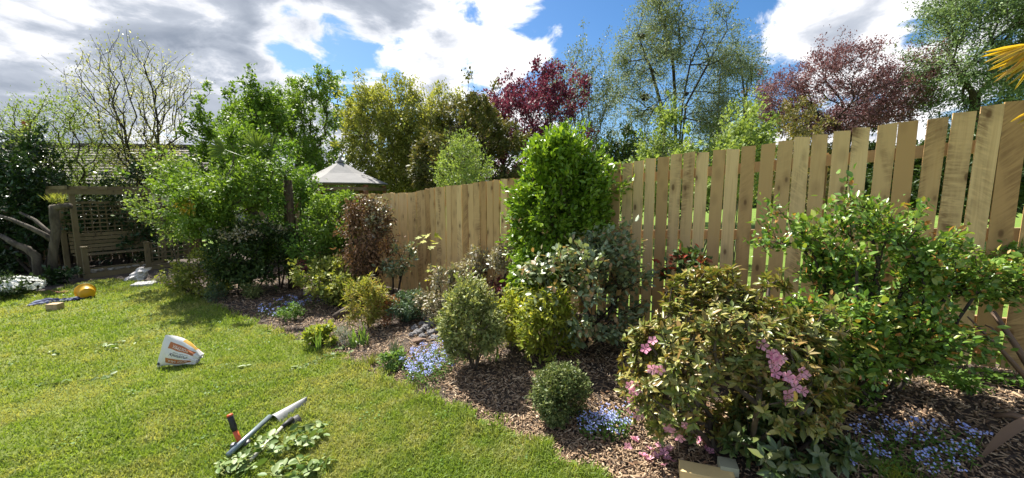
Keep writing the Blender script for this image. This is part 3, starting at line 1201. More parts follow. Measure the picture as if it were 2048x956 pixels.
for i in range(rows):
    t0_, t1_ = i / rows, (i + 1) / rows
    m = MB()
    y0_, y1_ = -3.95 + 3.95 * t0_, -3.95 + 3.95 * t1_
    z0_, z1_ = ez_ - .1 + (rz_ - ez_ + .04) * t0_, ez_ - .1 + (rz_ - ez_ + .04) * t1_
    nt = int(hlen / 0.3)
    for j in range(nt):
        xx = j * 0.3 + (0.15 if i % 2 else 0)
        m.add([(xx, y0_, z0_ + .05), (xx + .285, y0_, z0_ + .05), (xx + .285, y1_ + .08, z1_ + .025), (xx, y1_ + .08, z1_ + .025), (xx, y0_, z0_ + .0), (xx + .285, y0_, z0_ + .0)],
              [(0, 1, 2, 3), (4, 5, 1, 0)])
    m.build('tile_course', TILE, roof)['kind'] = 'stuff'
MB().bar((-.3, 0, rz_ + .02), (hlen + .3, 0, rz_ + .02), 0.22, 0.14).build('ridge', TILE, roof)
cpx = at(30, 285, HD)
cl = float(np.dot(cpx[:2] - hl[:2], hdir))
ctop = at(30, 264, HD)[2] + 0.3
ch = MB().box((cl, 0.1, (ctop + rz_ - 1) / 2), (0.78, 0.6, ctop - rz_ + 1)).box((cl, 0.1, ctop + .05), (0.92, 0.72, 0.12)).build('chimney', BRICK, root)
MB().lathe([(0.0, ctop + .1), (.16, ctop + .1), (.13, ctop + .62), (.16, ctop + .64), (.16, ctop + .70), (.11, ctop + .70), (.10, ctop + .3)], 14).build('chimney_pot', CLAY, ch, smooth_shade=True).location = (cl + .18, .1, 0)
MB().lathe([(0.0, ctop + .1), (.14, ctop + .1), (.12, ctop + .22), (.09, ctop + .22)], 14).build('chimney_pot', BRICK, ch, smooth_shade=True).location = (cl - .22, .1, 0)

# ------------------------------------------------------------------ leaf colours
L_FRESH = leaf_mat('leaf_fresh_green', [(0.0832, 0.158, 0.0219), (0.131, 0.222, 0.0316), (0.19, 0.285, 0.0486), (0.119, 0.2, 0.0365)])
L_MID = leaf_mat('leaf_mid_green', [(0.065, 0.137, 0.0234), (0.111, 0.208, 0.0338), (0.156, 0.26, 0.0494)])
L_DARK = leaf_mat('leaf_dark_glossy', [(0.018, 0.045, 0.012), (0.032, 0.07, 0.018), (0.05, 0.095, 0.025)], rough=0.36, trans=0.12, spec=0.45)
L_DARKMAT = leaf_mat('leaf_dark_matt', [(0.0255, 0.051, 0.0127), (0.0425, 0.0765, 0.0187), (0.068, 0.102, 0.0255)], rough=0.55, trans=0.2)
L_PRIVET = leaf_mat('leaf_privet', [(0.11, 0.207, 0.0187), (0.169, 0.289, 0.025), (0.288, 0.398, 0.0438), (0.135, 0.234, 0.025)], rough=0.4, trans=0.34, spec=0.4)
L_QUINCE = leaf_mat('leaf_quince', [(0.0786, 0.163, 0.0293), (0.114, 0.221, 0.0351), (0.186, 0.286, 0.0468), (0.286, 0.325, 0.0585), (0.486, 0.195, 0.0702)], rough=0.36, trans=0.3, spec=0.45)
L_RHODO = leaf_mat('leaf_rhododendron', [(0.0952, 0.134, 0.028), (0.179, 0.207, 0.042), (0.302, 0.291, 0.07), (0.28, 0.168, 0.055), (0.134, 0.168, 0.036), (0.37, 0.325, 0.1)], rough=0.36, trans=0.2, spec=0.42)
L_RHODO_LOW = leaf_mat('leaf_rhododendron_green', [(0.05, 0.095, 0.03), (0.085, 0.13, 0.035), (0.13, 0.15, 0.045)], rough=0.35, trans=0.14, spec=0.6)
L_ROSE = leaf_mat('leaf_rose_grey', [(0.12, 0.175, 0.0857), (0.202, 0.258, 0.133), (0.295, 0.35, 0.187), (0.184, 0.221, 0.117), (0.443, 0.258, 0.124)], rough=0.4, trans=0.2, spec=0.6)
L_GREYBROWN = leaf_mat('leaf_grey_brown', [(0.164, 0.179, 0.0897), (0.269, 0.254, 0.149), (0.374, 0.329, 0.224), (0.299, 0.224, 0.149)], rough=0.42, trans=0.18, spec=0.55)
L_OVALBUSH = leaf_mat('leaf_variegated', [(0.151, 0.202, 0.0672), (0.286, 0.319, 0.109), (0.454, 0.454, 0.185), (0.202, 0.235, 0.084)], rough=0.4, trans=0.25)
L_LIME = leaf_mat('leaf_lime', [(0.20, 0.27, 0.03), (0.30, 0.36, 0.05), (0.38, 0.38, 0.07), (0.16, 0.24, 0.04)], rough=0.5, trans=0.4)
L_BOX = leaf_mat('leaf_box', [(0.065, 0.104, 0.0325), (0.13, 0.169, 0.052), (0.221, 0.247, 0.0975)], rough=0.4, trans=0.2)
L_GOLD = leaf_mat('leaf_golden_green', [(0.172, 0.207, 0.046), (0.253, 0.287, 0.0633), (0.333, 0.333, 0.092), (0.138, 0.184, 0.046)], trans=0.4)
L_OLIVE = leaf_mat('leaf_olive_brown', [(0.09, 0.102, 0.0336), (0.156, 0.156, 0.048), (0.228, 0.18, 0.072), (0.096, 0.12, 0.036)], trans=0.22)
L_PALE = leaf_mat('leaf_pale_green', [(0.138, 0.205, 0.0552), (0.193, 0.274, 0.0782), (0.248, 0.313, 0.102)], trans=0.4)
L_PURPLE = leaf_mat('leaf_purple', [(0.072, 0.0187, 0.0385), (0.115, 0.0298, 0.055), (0.151, 0.051, 0.077), (0.054, 0.017, 0.033)], trans=0.35, tint=(1.3, 0.8, 0.8))
L_PLUM = leaf_mat('leaf_plum', [(0.10, 0.045, 0.05), (0.16, 0.08, 0.085), (0.21, 0.12, 0.12), (0.08, 0.045, 0.045)], trans=0.3, tint=(1.2, 0.9, 0.9))
L_BIRCH = leaf_mat('leaf_birch', [(0.121, 0.159, 0.0845), (0.169, 0.207, 0.108), (0.218, 0.257, 0.145)], trans=0.35, tint=(1.1, 1.1, 0.7))
L_WILLOW = leaf_mat('leaf_willow', [(0.122, 0.186, 0.0791), (0.173, 0.251, 0.101), (0.237, 0.309, 0.136)], trans=0.3, tint=(1.1, 1.1, 0.7))
L_BLOSSOM = leaf_mat('leaf_blossom', [(0.192, 0.228, 0.072), (0.312, 0.336, 0.132), (0.264, 0.276, 0.108), (0.72, 0.672, 0.6)], trans=0.35)
L_BROWN = leaf_mat('leaf_dead_brown', [(0.05, 0.03, 0.02), (0.10, 0.06, 0.035), (0.20, 0.11, 0.06), (0.30, 0.17, 0.10)], rough=0.6, trans=0.15)
L_RUST = leaf_mat('leaf_rust', [(0.22, 0.08, 0.035), (0.32, 0.13, 0.05), (0.18, 0.09, 0.045)], rough=0.6, trans=0.3)
L_ORANGETOP = leaf_mat('leaf_orange_green', [(0.176, 0.24, 0.04), (0.288, 0.3, 0.064), (0.368, 0.27, 0.104), (0.16, 0.22, 0.04)], trans=0.4)
L_BLUEGREEN = leaf_mat('leaf_blue_green', [(0.055, 0.11, 0.055), (0.09, 0.15, 0.075), (0.13, 0.18, 0.09)], rough=0.5, trans=0.2)
L_PINKRED = leaf_mat('leaf_pink_red', [(0.24, 0.05, 0.07), (0.36, 0.11, 0.12), (0.12, 0.06, 0.05)], trans=0.3, tint=(1.2, .8, .8))
L_REDTIP = leaf_mat('leaf_red_tip', [(0.05, 0.09, 0.03), (0.08, 0.12, 0.04), (0.05, 0.08, 0.03), (0.36, 0.05, 0.035)], rough=0.3, trans=0.2)
L_YELLOWMAPLE = leaf_mat('leaf_yellow_maple', [(0.36, 0.40, 0.04), (0.46, 0.46, 0.06), (0.30, 0.36, 0.05)], trans=0.45)
L_YELLOWGREEN = leaf_mat('leaf_yellow_green', [(0.0975, 0.149, 0.0312), (0.176, 0.224, 0.0468), (0.332, 0.341, 0.0728), (0.078, 0.128, 0.0312)], trans=0.3)
L_CUT = leaf_mat('leaf_cut', [(0.0874, 0.164, 0.0292), (0.146, 0.225, 0.0585), (0.247, 0.311, 0.117), (0.102, 0.173, 0.0351)], rough=0.5, trans=0.25, spec=0.3)
L_SILVER = leaf_mat('leaf_silver', [(0.24, 0.27, 0.22), (0.34, 0.37, 0.31)], rough=0.6, trans=0.2)
L_IRIS = leaf_mat('leaf_iris', [(0.12, 0.22, 0.05), (0.19, 0.30, 0.07), (0.10, 0.17, 0.06)], trans=0.35)
P_WHITE = leaf_mat('petal_white', [(0.72, 0.74, 0.68), (0.82, 0.82, 0.78)], rough=0.6, trans=0.3, tint=(1, 1, 1))
P_PINK = leaf_mat('petal_pink', [(0.74, 0.33, 0.45), (0.82, 0.45, 0.55), (0.70, 0.28, 0.42)], rough=0.6, trans=0.4, tint=(1.1, .9, 1))
P_BLUE = leaf_mat('petal_blue', [(0.26, 0.34, 0.72), (0.36, 0.44, 0.80), (0.46, 0.50, 0.82), (0.34, 0.33, 0.68)], rough=0.6, trans=0.25, tint=(1, 1, 1))
PALM_GREEN = leaf_mat('palm_green', [(0.12, 0.19, 0.04), (0.18, 0.24, 0.05)], rough=0.4, trans=0.25)
PALM_YELLOW = leaf_mat('palm_yellow', [(0.55, 0.42, 0.03), (0.62, 0.47, 0.06), (0.66, 0.50, 0.20)], rough=0.45, trans=0.35, tint=(1.2, 1.0, .4))
PALM_BROWN = leaf_mat('palm_brown', [(0.12, 0.075, 0.05), (0.17, 0.11, 0.075)], rough=0.6, trans=0.0)
FIBRE = bark_mat('palm_fibre', (0.05, 0.034, 0.02), (0.13, 0.09, 0.05), 22)

# ------------------------------------------------------------------ trees beyond the garden
TR = ('trunk', 'crown')
G_TREES = 'trees beyond the fence'

# a far wood line closes the view at the end of the field
def far_wood():
    rng = np.random.default_rng(5)
    n = 16000
    a = np.radians(rng.uniform(-75, 75, n))
    r = rng.uniform(52, 62, n)
    hh = 4.2 + 1.6 * np.sin(a * 17) + 1.3 * np.sin(a * 41 + 1)
    pos = np.stack([r * np.sin(a), r * np.cos(a), rng.random(n) ** 0.8 * hh], 1)
    m = len(pos)
    return leaf_mesh('wood', T_DIAMOND, pos, rng.normal(size=(m, 3)), rng.normal(size=(m, 3)), rng.uniform(.5, 1.1, m), rng.uniform(.4, .8, m), rng.random(m))


tag(link('distant_wood', far_wood(), L_DARKMAT), 'dark line of distant trees at the end of the field', 'wood', kind='stuff')

far_plant('green_tree', 'tall bright green leafy tree above the shrubs, just left of the gazebo roof', 'tree', 520, 11.5, (385, 150, 575, 460), L_FRESH, BARK, 0.095, 420, 56, T_DIAMOND, wl=0.6,
          seed=1, parts=TR, stems=1, trunk=0.45, r_tip=0.006, r_max=0.12, lumps=16, lump_r=0.33, spread=0.8, twig=0.2, group=G_TREES, droop=0.25)
far_plant('green_tree', 'bright green leafy tree rising directly behind the grey gazebo roof', 'tree', 640, 18.5, (540, 145, 720, 400), L_FRESH, BARK, 0.095, 420, 56, T_DIAMOND, wl=0.6,
          seed=2, parts=TR, stems=1, trunk=0.45, r_tip=0.006, r_max=0.12, lumps=15, lump_r=0.34, spread=0.8, twig=0.22, group=G_TREES, droop=0.25)
far_plant('green_tree', 'broad bright green leafy tree between the two taller green trees', 'tree', 585, 17.0, (455, 185, 660, 410), L_FRESH, BARK, 0.095, 460, 56, T_DIAMOND, wl=0.6,
          seed=80, parts=TR, stems=1, trunk=0.4, r_tip=0.006, r_max=0.12, lumps=18, lump_r=0.33, spread=0.8, twig=0.22, group=G_TREES, droop=0.25)
rng = np.random.default_rng(31)
far_plant('golden_tree', 'golden green feathery tree with fine upright twigs right of the gazebo', 'tree', 790, 16.0, (690, 165, 885, 400), L_GOLD, BARK_GREEN, 0.095, 1, 52, T_DIAMOND, wl=0.5,
          seed=3, parts=TR, stems=3, tips=upright_tips(rng, None, (692, 150, 885, 390), 16.0, 900, 0.85, 1.0, 0.9), r_tip=0.004, r_max=0.08, bf=0.55, twig=0.24, group=G_TREES)
far_plant('olive_tree', 'broad olive brown evergreen crown in front of the purple tree', 'tree', 950, 13.5, (830, 200, 1045, 430), L_OLIVE, BARK_DARK, 0.105, 560, 60, T_DIAMOND, wl=0.5,
          seed=4, parts=TR, stems=2, trunk=0.35, r_tip=0.005, r_max=0.11, lumps=17, lump_r=0.34, spread=0.78, twig=0.2, group=G_TREES)
rng = np.random.default_rng(32)
far_plant('golden_tree', 'thin yellow green upright tree between the golden tree and olive crown', 'tree', 880, 15.5, (800, 175, 960, 400), L_GOLD, BARK_GREEN, 0.095, 1, 46, T_DIAMOND, wl=0.5,
          seed=5, parts=TR, stems=3, tips=upright_tips(rng, None, (800, 165, 965, 390), 15.5, 460, 0.9, 1.0, 0.85), r_tip=0.004, r_max=0.08, bf=0.55, twig=0.25, group=G_TREES)
rng = np.random.default_rng(33)
far_plant('pale_shrub', 'pale green pointed shrub peeping over the close-boarded fence', 'shrub', 930, 8.2, (880, 268, 985, 420), L_PALE, BARK_GREEN, 0.05, 1, 26, T_DIAMOND, wl=0.5,
          seed=6, stems=4, tips=upright_tips(rng, None, (875, 262, 990, 430), 8.2, 300, 1.0, 1.0, 0.8), r_tip=0.003, r_max=0.03, bf=0.5, twig=0.14, droop=-0.4)
far_plant('purple_tree', 'deep purple leaved tree standing behind the olive crown', 'tree', 1085, 17.5, (935, 135, 1195, 400), L_PURPLE, BARK_DARK, 0.11, 560, 50, T_DIAMOND, wl=0.6,
          seed=7, parts=TR, stems=2, trunk=0.35, r_tip=0.006, r_max=0.14, lumps=30, lump_r=0.32, spread=0.78, twig=0.28, group=G_TREES, bf=0.5, shoots=.03)
rng = np.random.default_rng(34)
far_plant('bare_birch', 'thin pale birch, nearly bare, beside the purple tree', 'tree', 1185, 21.0, (1075, 95, 1235, 390), L_BIRCH, BARK_GREEN, 0.095, 1, 30, T_DIAMOND, wl=0.5,
          seed=8, parts=TR, stems=2, tips=upright_tips(rng, None, (1075, 80, 1235, 370), 21.0, 620, 0.75, 1.0, 0.75), r_tip=0.0045, r_max=0.09, wob=.12, bf=0.35, twig=0.35, group=G_TREES, step=0.5)


def trunk_tree(name, label, x_px, depth, trunks, box, mat, bark, leaf, per_tip, n, seed, **kw):
    """a tree with trunks traced as world polylines, and a crown of tips around them"""
    p = at(x_px, HORIZON, depth)
    base = np.array([p[0], p[1], float(ground(p[0], p[1]))])
    rng_ = np.random.default_rng(seed)
    roots = []
    for tr in trunks:
        line = [base + rng_.normal(0, 0.05, 3) * [1, 1, 0]]
        for (qx, qy) in tr:
            q = at(qx, qy, depth + rng_.uniform(-0.6, 0.6))
            line.append(q)
        roots.append(line)
    C, R = box_dims(base, box)
    tips = kw.pop('tips', None)
    if tips is None:
        tips = lump_tips(rng_, C, R, n, kw.pop('lumps', 20), kw.pop('lump_r', 0.3), 0.86, 0.3)
    return plant(name, label, 'tree', base, C, R, mat, bark, leaf, n, per_tip, T_DIAMOND, seed=seed, roots=roots, tips=tips, parts=TR, **kw)


birch = trunk_tree('birch', 'tall airy birch with dark trunks and birds nests against the blue sky', 1345, 22.0,
                   [[(1330, 300), (1322, 210), (1300, 130), (1275, 70)], [(1352, 300), (1350, 190), (1345, 110), (1320, 20)],
                    [(1358, 300), (1366, 200), (1380, 130), (1410, 60), (1440, 10)], [(1362, 300), (1372, 210), (1420, 120), (1455, 60)]],
                   (1228, -25, 1470, 345), L_BIRCH, BARK_DARK, 0.10, 40, 1300, 41, wl=0.45, r_tip=0.0045, r_max=0.10, wob=.15, lumps=46, bf=0.35, twig=0.42, droop=0.5, group=G_TREES, step=0.5, lump_r=0.3)
trunk_tree('birch', 'drooping birch with hanging twigs between the tall birch and plum', 1470, 23.0,
           [[(1440, 300), (1437, 220), (1440, 150), (1450, 110)], [(1490, 300), (1490, 200), (1480, 120)]],
           (1400, 75, 1535, 345), L_BIRCH, BARK_DARK, 0.095, 38, 620, 42, wl=0.45, r_tip=0.005, r_max=0.09, wob=.15, lumps=26, bf=0.35, twig=0.55, droop=0.9, group=G_TREES, step=0.5)
for (qx, qy, rr, lab) in ((1290, 195, .26, 'largest dark ball of twigs, a birds nest low in the tall birch'), (1283, 73, .2, 'dark birds nest high up in the crown of the tall birch'),
                          (1372, 188, .15, 'smallest dark birds nest beside the middle birch trunks')):
    c = at(qx, qy, 21.6)
    rng = np.random.default_rng(int(qx))
    m = MB()
    for i in range(170):
        dv = norm(rng.normal(size=3)) * [1, 1, .75] * rr * rng.uniform(.5, 1)
        tv = norm(np.cross(dv, rng.normal(size=3))) * rr * 0.7
        m.bar(dv - tv * .5, dv + tv * .5, 0.016, 0.016)
    tag(m.build('bird_nest', BARK_DARK, loc=c), lab, 'nest', 'birds nests in the birch')
far_plant('leafy_shrub', 'fresh green arching shrub topping the open-gap fence below the birches', 'shrub', 1400, 8.0, (1225, 232, 1530, 420), L_PALE, BARK_GREEN, 0.07, 460, 34, T_DIAMOND, wl=0.55,
          seed=10, stems=5, r_tip=0.003, r_max=0.03, lumps=20, lump_r=0.24, spread=0.92, twig=0.15, bf=0.6, shoots=.16)
rng = np.random.default_rng(35)
far_plant('leafy_shrub', 'upright leafy shoots rising in front of the drooping birch', 'shrub', 1475, 8.6, (1430, 180, 1530, 420), L_PALE, BARK_GREEN, 0.06, 1, 24, T_DIAMOND, wl=0.55,
          seed=11, stems=3, tips=upright_tips(rng, None, (1425, 170, 1535, 400), 8.6, 150, 0.9, 0.8, 0.9), r_tip=0.003, r_max=0.03, twig=0.16, bf=0.6)
trunk_tree('plum_tree', 'spreading dusky purple plum tree with dark forked branches', 1688, 13.5,
           [[(1686, 300), (1690, 262), (1660, 245), (1630, 225), (1600, 190)], [(1690, 300), (1694, 255), (1682, 200), (1650, 160)],
            [(1694, 300), (1705, 250), (1745, 235), (1790, 205)], [(1692, 300), (1698, 240), (1720, 180), (1745, 140)]],
           (1535, 108, 1838, 268), L_PLUM, BARK_DARK, 0.062, 40, 1300, 43, wl=0.5, r_tip=0.003, r_max=0.07, wob=.15, lumps=46, bf=0.45, twig=0.22, group=G_TREES, step=0.35, lump_r=0.28)
far_plant('dark_shrub', 'dark bronze green bush behind the fence under the plum tree', 'shrub', 1580, 10.5, (1490, 212, 1700, 430), L_OLIVE, BARK_DARK, 0.075, 280, 40, T_DIAMOND, wl=0.5,
          seed=12, stems=4, r_tip=0.004, r_max=0.04, lumps=13, lump_r=0.4, twig=0.18)
far_plant('dark_shrub', 'dark green bush behind the fence right of the privet', 'shrub', 1245, 11.0, (1185, 262, 1300, 430), L_DARKMAT, BARK_DARK, 0.085, 260, 46, T_DIAMOND, wl=0.5,
          seed=13, stems=4, r_tip=0.004, r_max=0.04, lumps=10, twig=0.18)
far_plant('dark_shrub', 'dark hedge bush filling the gap behind the tall birch trunks', 'shrub', 1370, 14.0, (1280, 262, 1480, 430), L_DARKMAT, BARK_DARK, 0.085, 260, 36, T_DIAMOND, wl=0.5,
          seed=14, stems=4, r_tip=0.004, r_max=0.04, lumps=12, twig=0.2)
trunk_tree('willow_tree', 'big grey green willow towering behind the near end of the fence', 1952, 11.0,
           [[(1950, 260), (1948, 190), (1950, 130), (1962, 40), (1965, -60)], [(1952, 260), (1955, 190), (1990, 150), (2030, 120)],
            [(1950, 260), (1945, 185), (1920, 150), (1895, 100)]],
           (1845, -70, 2100, 245), L_WILLOW, BARK_DARK, 0.07, 40, 1250, 44, wl=0.4, r_tip=0.003, r_max=0.07, wob=.15, lumps=60, bf=0.4, twig=0.26, droop=0.35, group=G_TREES, step=0.35, lump_r=0.3)
far_plant('dark_shrub', 'dark hedge bush seen through the fence gaps below the willow', 'shrub', 1905, 6.6, (1790, 262, 2080, 430), L_DARKMAT, BARK_DARK, 0.075, 420, 46, T_DIAMOND, wl=0.5,
          seed=15, stems=4, r_tip=0.004, r_max=0.04, lumps=12, twig=0.16)
far_plant('dark_shrub', 'dark green hedge bush seen through the fence gaps behind the quince', 'shrub', 1640, 16.0, (1480, 292, 1800, 408), L_DARKMAT, BARK_DARK, 0.12, 420, 46, T_DIAMOND, wl=0.5,
          seed=16, stems=4, r_tip=0.004, r_max=0.04, lumps=12, twig=0.2)
far_plant('dark_shrub', 'dark green hedge bush seen through the fence gaps behind the photinia', 'shrub', 1380, 17.0, (1190, 305, 1540, 412), L_DARKMAT, BARK_DARK, 0.12, 420, 46, T_DIAMOND, wl=0.5,
          seed=17, stems=4, r_tip=0.004, r_max=0.04, lumps=12, twig=0.2)

# ------------------------------------------------------------------ left corner
rng = np.random.default_rng(36)
knob = [(268, 345), (292, 330), (318, 318)]
bp = at(285, 390, 11.2)
base = np.array([bp[0], bp[1], float(ground(bp[0], bp[1]))])
t1 = upright_tips(rng, None, (165, 60, 400, 330), 11.2, 760, 0.65, 0.7, 0.9)
t2 = upright_tips(rng, None, (225, 270, 385, 375), 11.2, 320, 1.0, 0.7, 1.0)
C_, R_ = box_dims(base, (160, 60, 400, 380))
plant('pollard_tree', 'old pollarded blossom tree of thin upright shoots behind the arbour', 'tree', base, C_, R_, L_BLOSSOM, BARK_DARK, 0.055, 1, 8, T_DIAMOND, wl=0.5, seed=18, parts=TR,
      tips=np.concatenate([t1, t2]), roots=[[base, at(284, 430, 11.2), at(282, 390, 11.2), at(275, 350, 11.2), at(262, 330, 11.1)],
                                            [base + [0.1, 0, 0], at(290, 430, 11.2), at(292, 390, 11.3), at(305, 350, 11.3), at(322, 325, 11.4)]],
      r_tip=0.0035, r_max=0.12, bf=0.6, twig=0.32, step=0.35, wob=0.1, k=6, expo=.45)
rng = np.random.default_rng(37)
far_plant('thin_tree', 'thin light green tree with fine leaves in front of the house chimney', 'tree', 115, 10.8, (45, 175, 240, 420), L_PALE, BARK, 0.06, 1, 26, T_DIAMOND, wl=0.5, seed=19,
          parts=TR, stems=2, tips=upright_tips(rng, None, (40, 170, 240, 400), 10.8, 480, 0.95, 0.8, 1.0), r_tip=0.004, r_max=0.06, bf=0.45, twig=0.25)
far_plant('evergreen_bush', 'big dark glossy evergreen towering over the pale-barked old tree', 'shrub', 55, 9.3, (-110, 280, 160, 500), L_DARK, BARK_DARK, 0.095, 620, 26, T_OVAL, wl=0.5,
          seed=20, stems=3, trunk=0.4, r_tip=0.005, r_max=0.07, lumps=20, lump_r=0.34, spread=0.82, twig=0.17, ry=0.7)
far_plant('evergreen_bush', 'dark glossy evergreen behind the arbour trellis', 'shrub', 240, 10.6, (120, 325, 390, 560), L_DARK, BARK_DARK, 0.085, 460, 24, T_OVAL, wl=0.5,
          seed=21, stems=3, trunk=0.3, r_tip=0.005, r_max=0.06, lumps=18, lump_r=0.36, spread=0.82, twig=0.17, ry=0.5)
far_plant('evergreen_bush', 'shaded dark evergreen low behind the white-flowered azalea', 'shrub', 20, 9.6, (-130, 430, 130, 580), L_DARK, BARK_DARK, 0.085, 300, 24, T_OVAL, wl=0.5,
          seed=22, stems=3, r_tip=0.005, r_max=0.06, lumps=14, lump_r=0.4, twig=0.17, ry=0.5)

tb = gp(88, 572)
Y_ = tb[1]
root = empty('old_tree', tb, 'old pruned tree with pale bark, crooked limbs and a sawn stub, left of the arbour', 'tree')


def limb(pts, rad):
    return [Vector(at(a, b, Y_ + c) - tb) for a, b, c in pts], rad


for pts, rad in (limb([(78, 575, 0), (76, 535, 0), (72, 512, 0), (55, 498, -.05), (30, 488, -.1), (0, 470, 0)], [.13, .11, .105, .09, .075, .05]),
                 limb([(102, 572, .1), (104, 540, .1), (107, 500, .1), (112, 460, .1), (108, 430, .1), (110, 412, .1)], [.11, .10, .10, .105, .10, .11]),
                 limb([(112, 485, .1), (90, 470, .05), (60, 455, 0), (25, 440, 0), (-20, 425, .1)], [.085, .07, .06, .05, .035]),
                 limb([(110, 480, .1), (95, 462, .15), (70, 440, .2), (40, 425, .3)], [.06, .05, .045, .03])):
    MB().tube(pts, [r * .72 for r in rad], 10).build('limb', BARK_PALE, root, smooth_shade=True)
MB().tube([Vector(at(a, b, Y_ + .1) - tb) for a, b in ((104, 416), (118, 414), (140, 412))], [.07, .065, .06], 10).build('sawn_stub', BARK_PALE, root, smooth_shade=True)
rng = np.random.default_rng(3)
nm = 160
cpos = at(112, 402, Y_ + .05) - tb
leaf_o = leaf_mesh('moss', T_BLADE, cpos + rng.normal(0, .05, (nm, 3)) * [1, 1, .5], rng.normal(size=(nm, 3)) * .5 + [0, 0, 1], rng.normal(size=(nm, 3)), rng.uniform(.08, .2, nm), np.full(nm, .012), rng.random(nm))
link('moss_tuft', leaf_o, L_GOLD, root)


def blossoms(root, base, C, R, n, size, mat, name, rng, tmpl=None, zmin=-0.3):
    dd = norm(rng.normal(size=(n, 3)))
    dd = dd[dd[:, 2] > zmin]
    p = C + dd * R * rng.uniform(0.94, 1.04, (len(dd), 1)) - base
    m = len(p)
    q = np.repeat(p, 5, 0)
    a = np.tile(np.arange(5) * 2 * np.pi / 5, m) + np.repeat(rng.uniform(0, 6, m), 5)
    nn = norm(dd + [0, 0, .4] + rng.normal(size=dd.shape) * .25)
    s = norm(np.cross(nn, [0.2, 0.1, 0.9]))
    t = np.cross(nn, s)
    ax = np.repeat(s, 5, 0) * np.cos(a)[:, None] + np.repeat(t, 5, 0) * np.sin(a)[:, None] + np.repeat(nn, 5, 0) * 0.35
    sz = np.repeat(size * rng.uniform(.75, 1.25, m), 5)
    o = link(name, leaf_mesh(name, T_DIAMOND, q, ax, np.repeat(nn, 5, 0), sz, sz * .85, np.repeat(rng.random(m), 5)), mat, root)
    return o


bz = gp(30, 592)
C_, R_ = box_dims(bz, (-45, 556, 80, 594), ry=.8)
az = plant('azalea', 'low white-flowered azalea mound at the foot of the evergreen', 'shrub', bz, C_, R_, L_DARKMAT, BARK_DARK, 0.05, 260, 12, T_OVAL, seed=23, lumps=10, twig=.06, r_tip=.003, r_max=.02)
blossoms(az, bz, C_, R_, 420, 0.042, P_WHITE, 'white_flowers', np.random.default_rng(4))
shrub('fern_plant', 'small dark leafy plant between the old tree and the arbour post', 'plant', (118, 568), (92, 535, 150, 570), L_DARK, BARK_DARK, .07, 70, 12, seed=24, lumps=6, twig=.07, r_tip=.003, r_max=.015)

# ------------------------------------------------------------------ shrubs along the far end of the bed
shrub('tall_shrub', 'tall light green leafy shrub spreading in front of the arbour corner', 'shrub', (450, 572), (338, 262, 590, 520), L_FRESH, BARK, 0.062, 720, 26, T_OVAL, wl=0.55, seed=25, stems=6,
      lumps=17, lump_r=0.25, spread=0.95, twig=0.15, r_tip=0.003, r_max=0.035, bf=0.5, shoots=.14)
shrub('tall_shrub', 'arching light green branches reaching over the arbour bench', 'shrub', (375, 566), (268, 300, 385, 480), L_PALE, BARK, 0.058, 170, 18, T_OVAL, wl=0.6, seed=26, stems=4,
      lumps=12, lump_r=0.26, spread=0.9, twig=0.16, r_tip=0.003, r_max=0.025, bf=0.6)
shrub('tall_shrub', 'slender green shrub with upright shoots beside the palm trunk', 'shrub', (560, 575), (535, 290, 622, 520), L_MID, BARK, 0.06, 220, 20, T_OVAL, wl=0.55, seed=27, stems=4,
      lumps=14, lump_r=0.3, spread=0.85, twig=0.15, r_tip=0.003, r_max=0.03, bf=0.5)
shrub('low_shrub', 'low yellow-green mound bush at the corner where lawn meets bed', 'shrub', (400, 592), (343, 497, 460, 592), L_YELLOWGREEN, BARK, 0.045, 330, 18, T_OVAL, seed=28, lumps=12, lump_r=.38, twig=0.08,
      r_tip=.003, r_max=.02)
shrub('dark_shrub', 'dark shady shrub with bronze topped leaves in front of the palm trunk', 'shrub', (500, 592), (430, 445, 600, 560), L_DARKMAT, BARK_DARK, 0.055, 420, 20, T_OVAL, seed=29, lumps=16, lump_r=.34,
      twig=0.11, r_tip=.003, r_max=.025, stems=5, ry=.8)
shrub('bronze_shrub', 'bronze and cream leaved spray on top of the dark shady shrub', 'shrub', (478, 590), (432, 448, 560, 490), L_GREYBROWN, BARK_DARK, 0.06, 90, 14, T_OVAL, seed=30, lumps=8, lump_r=.3, twig=0.11,
      r_tip=.003, r_max=.02, stems=3, trunk=.7)
shrub('variegated_plant', 'narrow pale variegated plant at the shady back of the bed', 'plant', (503, 598), (487, 562, 520, 600), L_OVALBUSH, BARK, 0.035, 90, 12, T_OVAL, seed=31, lumps=5, twig=.05, r_tip=.002, r_max=.01)
shrub('green_shrub', 'bright green leafy shrub in front of the gap below the gazebo', 'shrub', (668, 585), (622, 388, 722, 500), L_FRESH, BARK, 0.06, 260, 20, T_OVAL, seed=32, lumps=12, lump_r=.34, spread=.82, twig=0.13,
      r_tip=.003, r_max=.025, stems=3, trunk=.4)
shrub('green_shrub', 'fresh green low spray of leaves beneath the gazebo', 'shrub', (620, 588), (590, 448, 680, 545), L_MID, BARK, 0.058, 130, 16, T_OVAL, seed=33, lumps=9, lump_r=.34, twig=0.12, r_tip=.003, r_max=.02, stems=3)
acer = shrub('weeping_acer', 'brown withered weeping acer against the close-boarded fence', 'shrub', (738, 604), (690, 400, 782, 560), L_BROWN, BARK_DARK, 0.05, 330, 22, T_DIAMOND, wl=.4, seed=34, lumps=13, lump_r=.34,
             twig=0.13, droop=1.2, r_tip=.003, r_max=.03, stems=2, trunk=.5, upb=.2)
shrub('copper_shrub', 'copper and grey-pink leaf spray above the withered acer', 'shrub', (742, 602), (700, 398, 780, 470), L_GREYBROWN, BARK_DARK, 0.05, 80, 12, T_OVAL, seed=35, lumps=7, lump_r=.3, twig=0.1, r_tip=.003, r_max=.02,
      stems=1, trunk=.8)
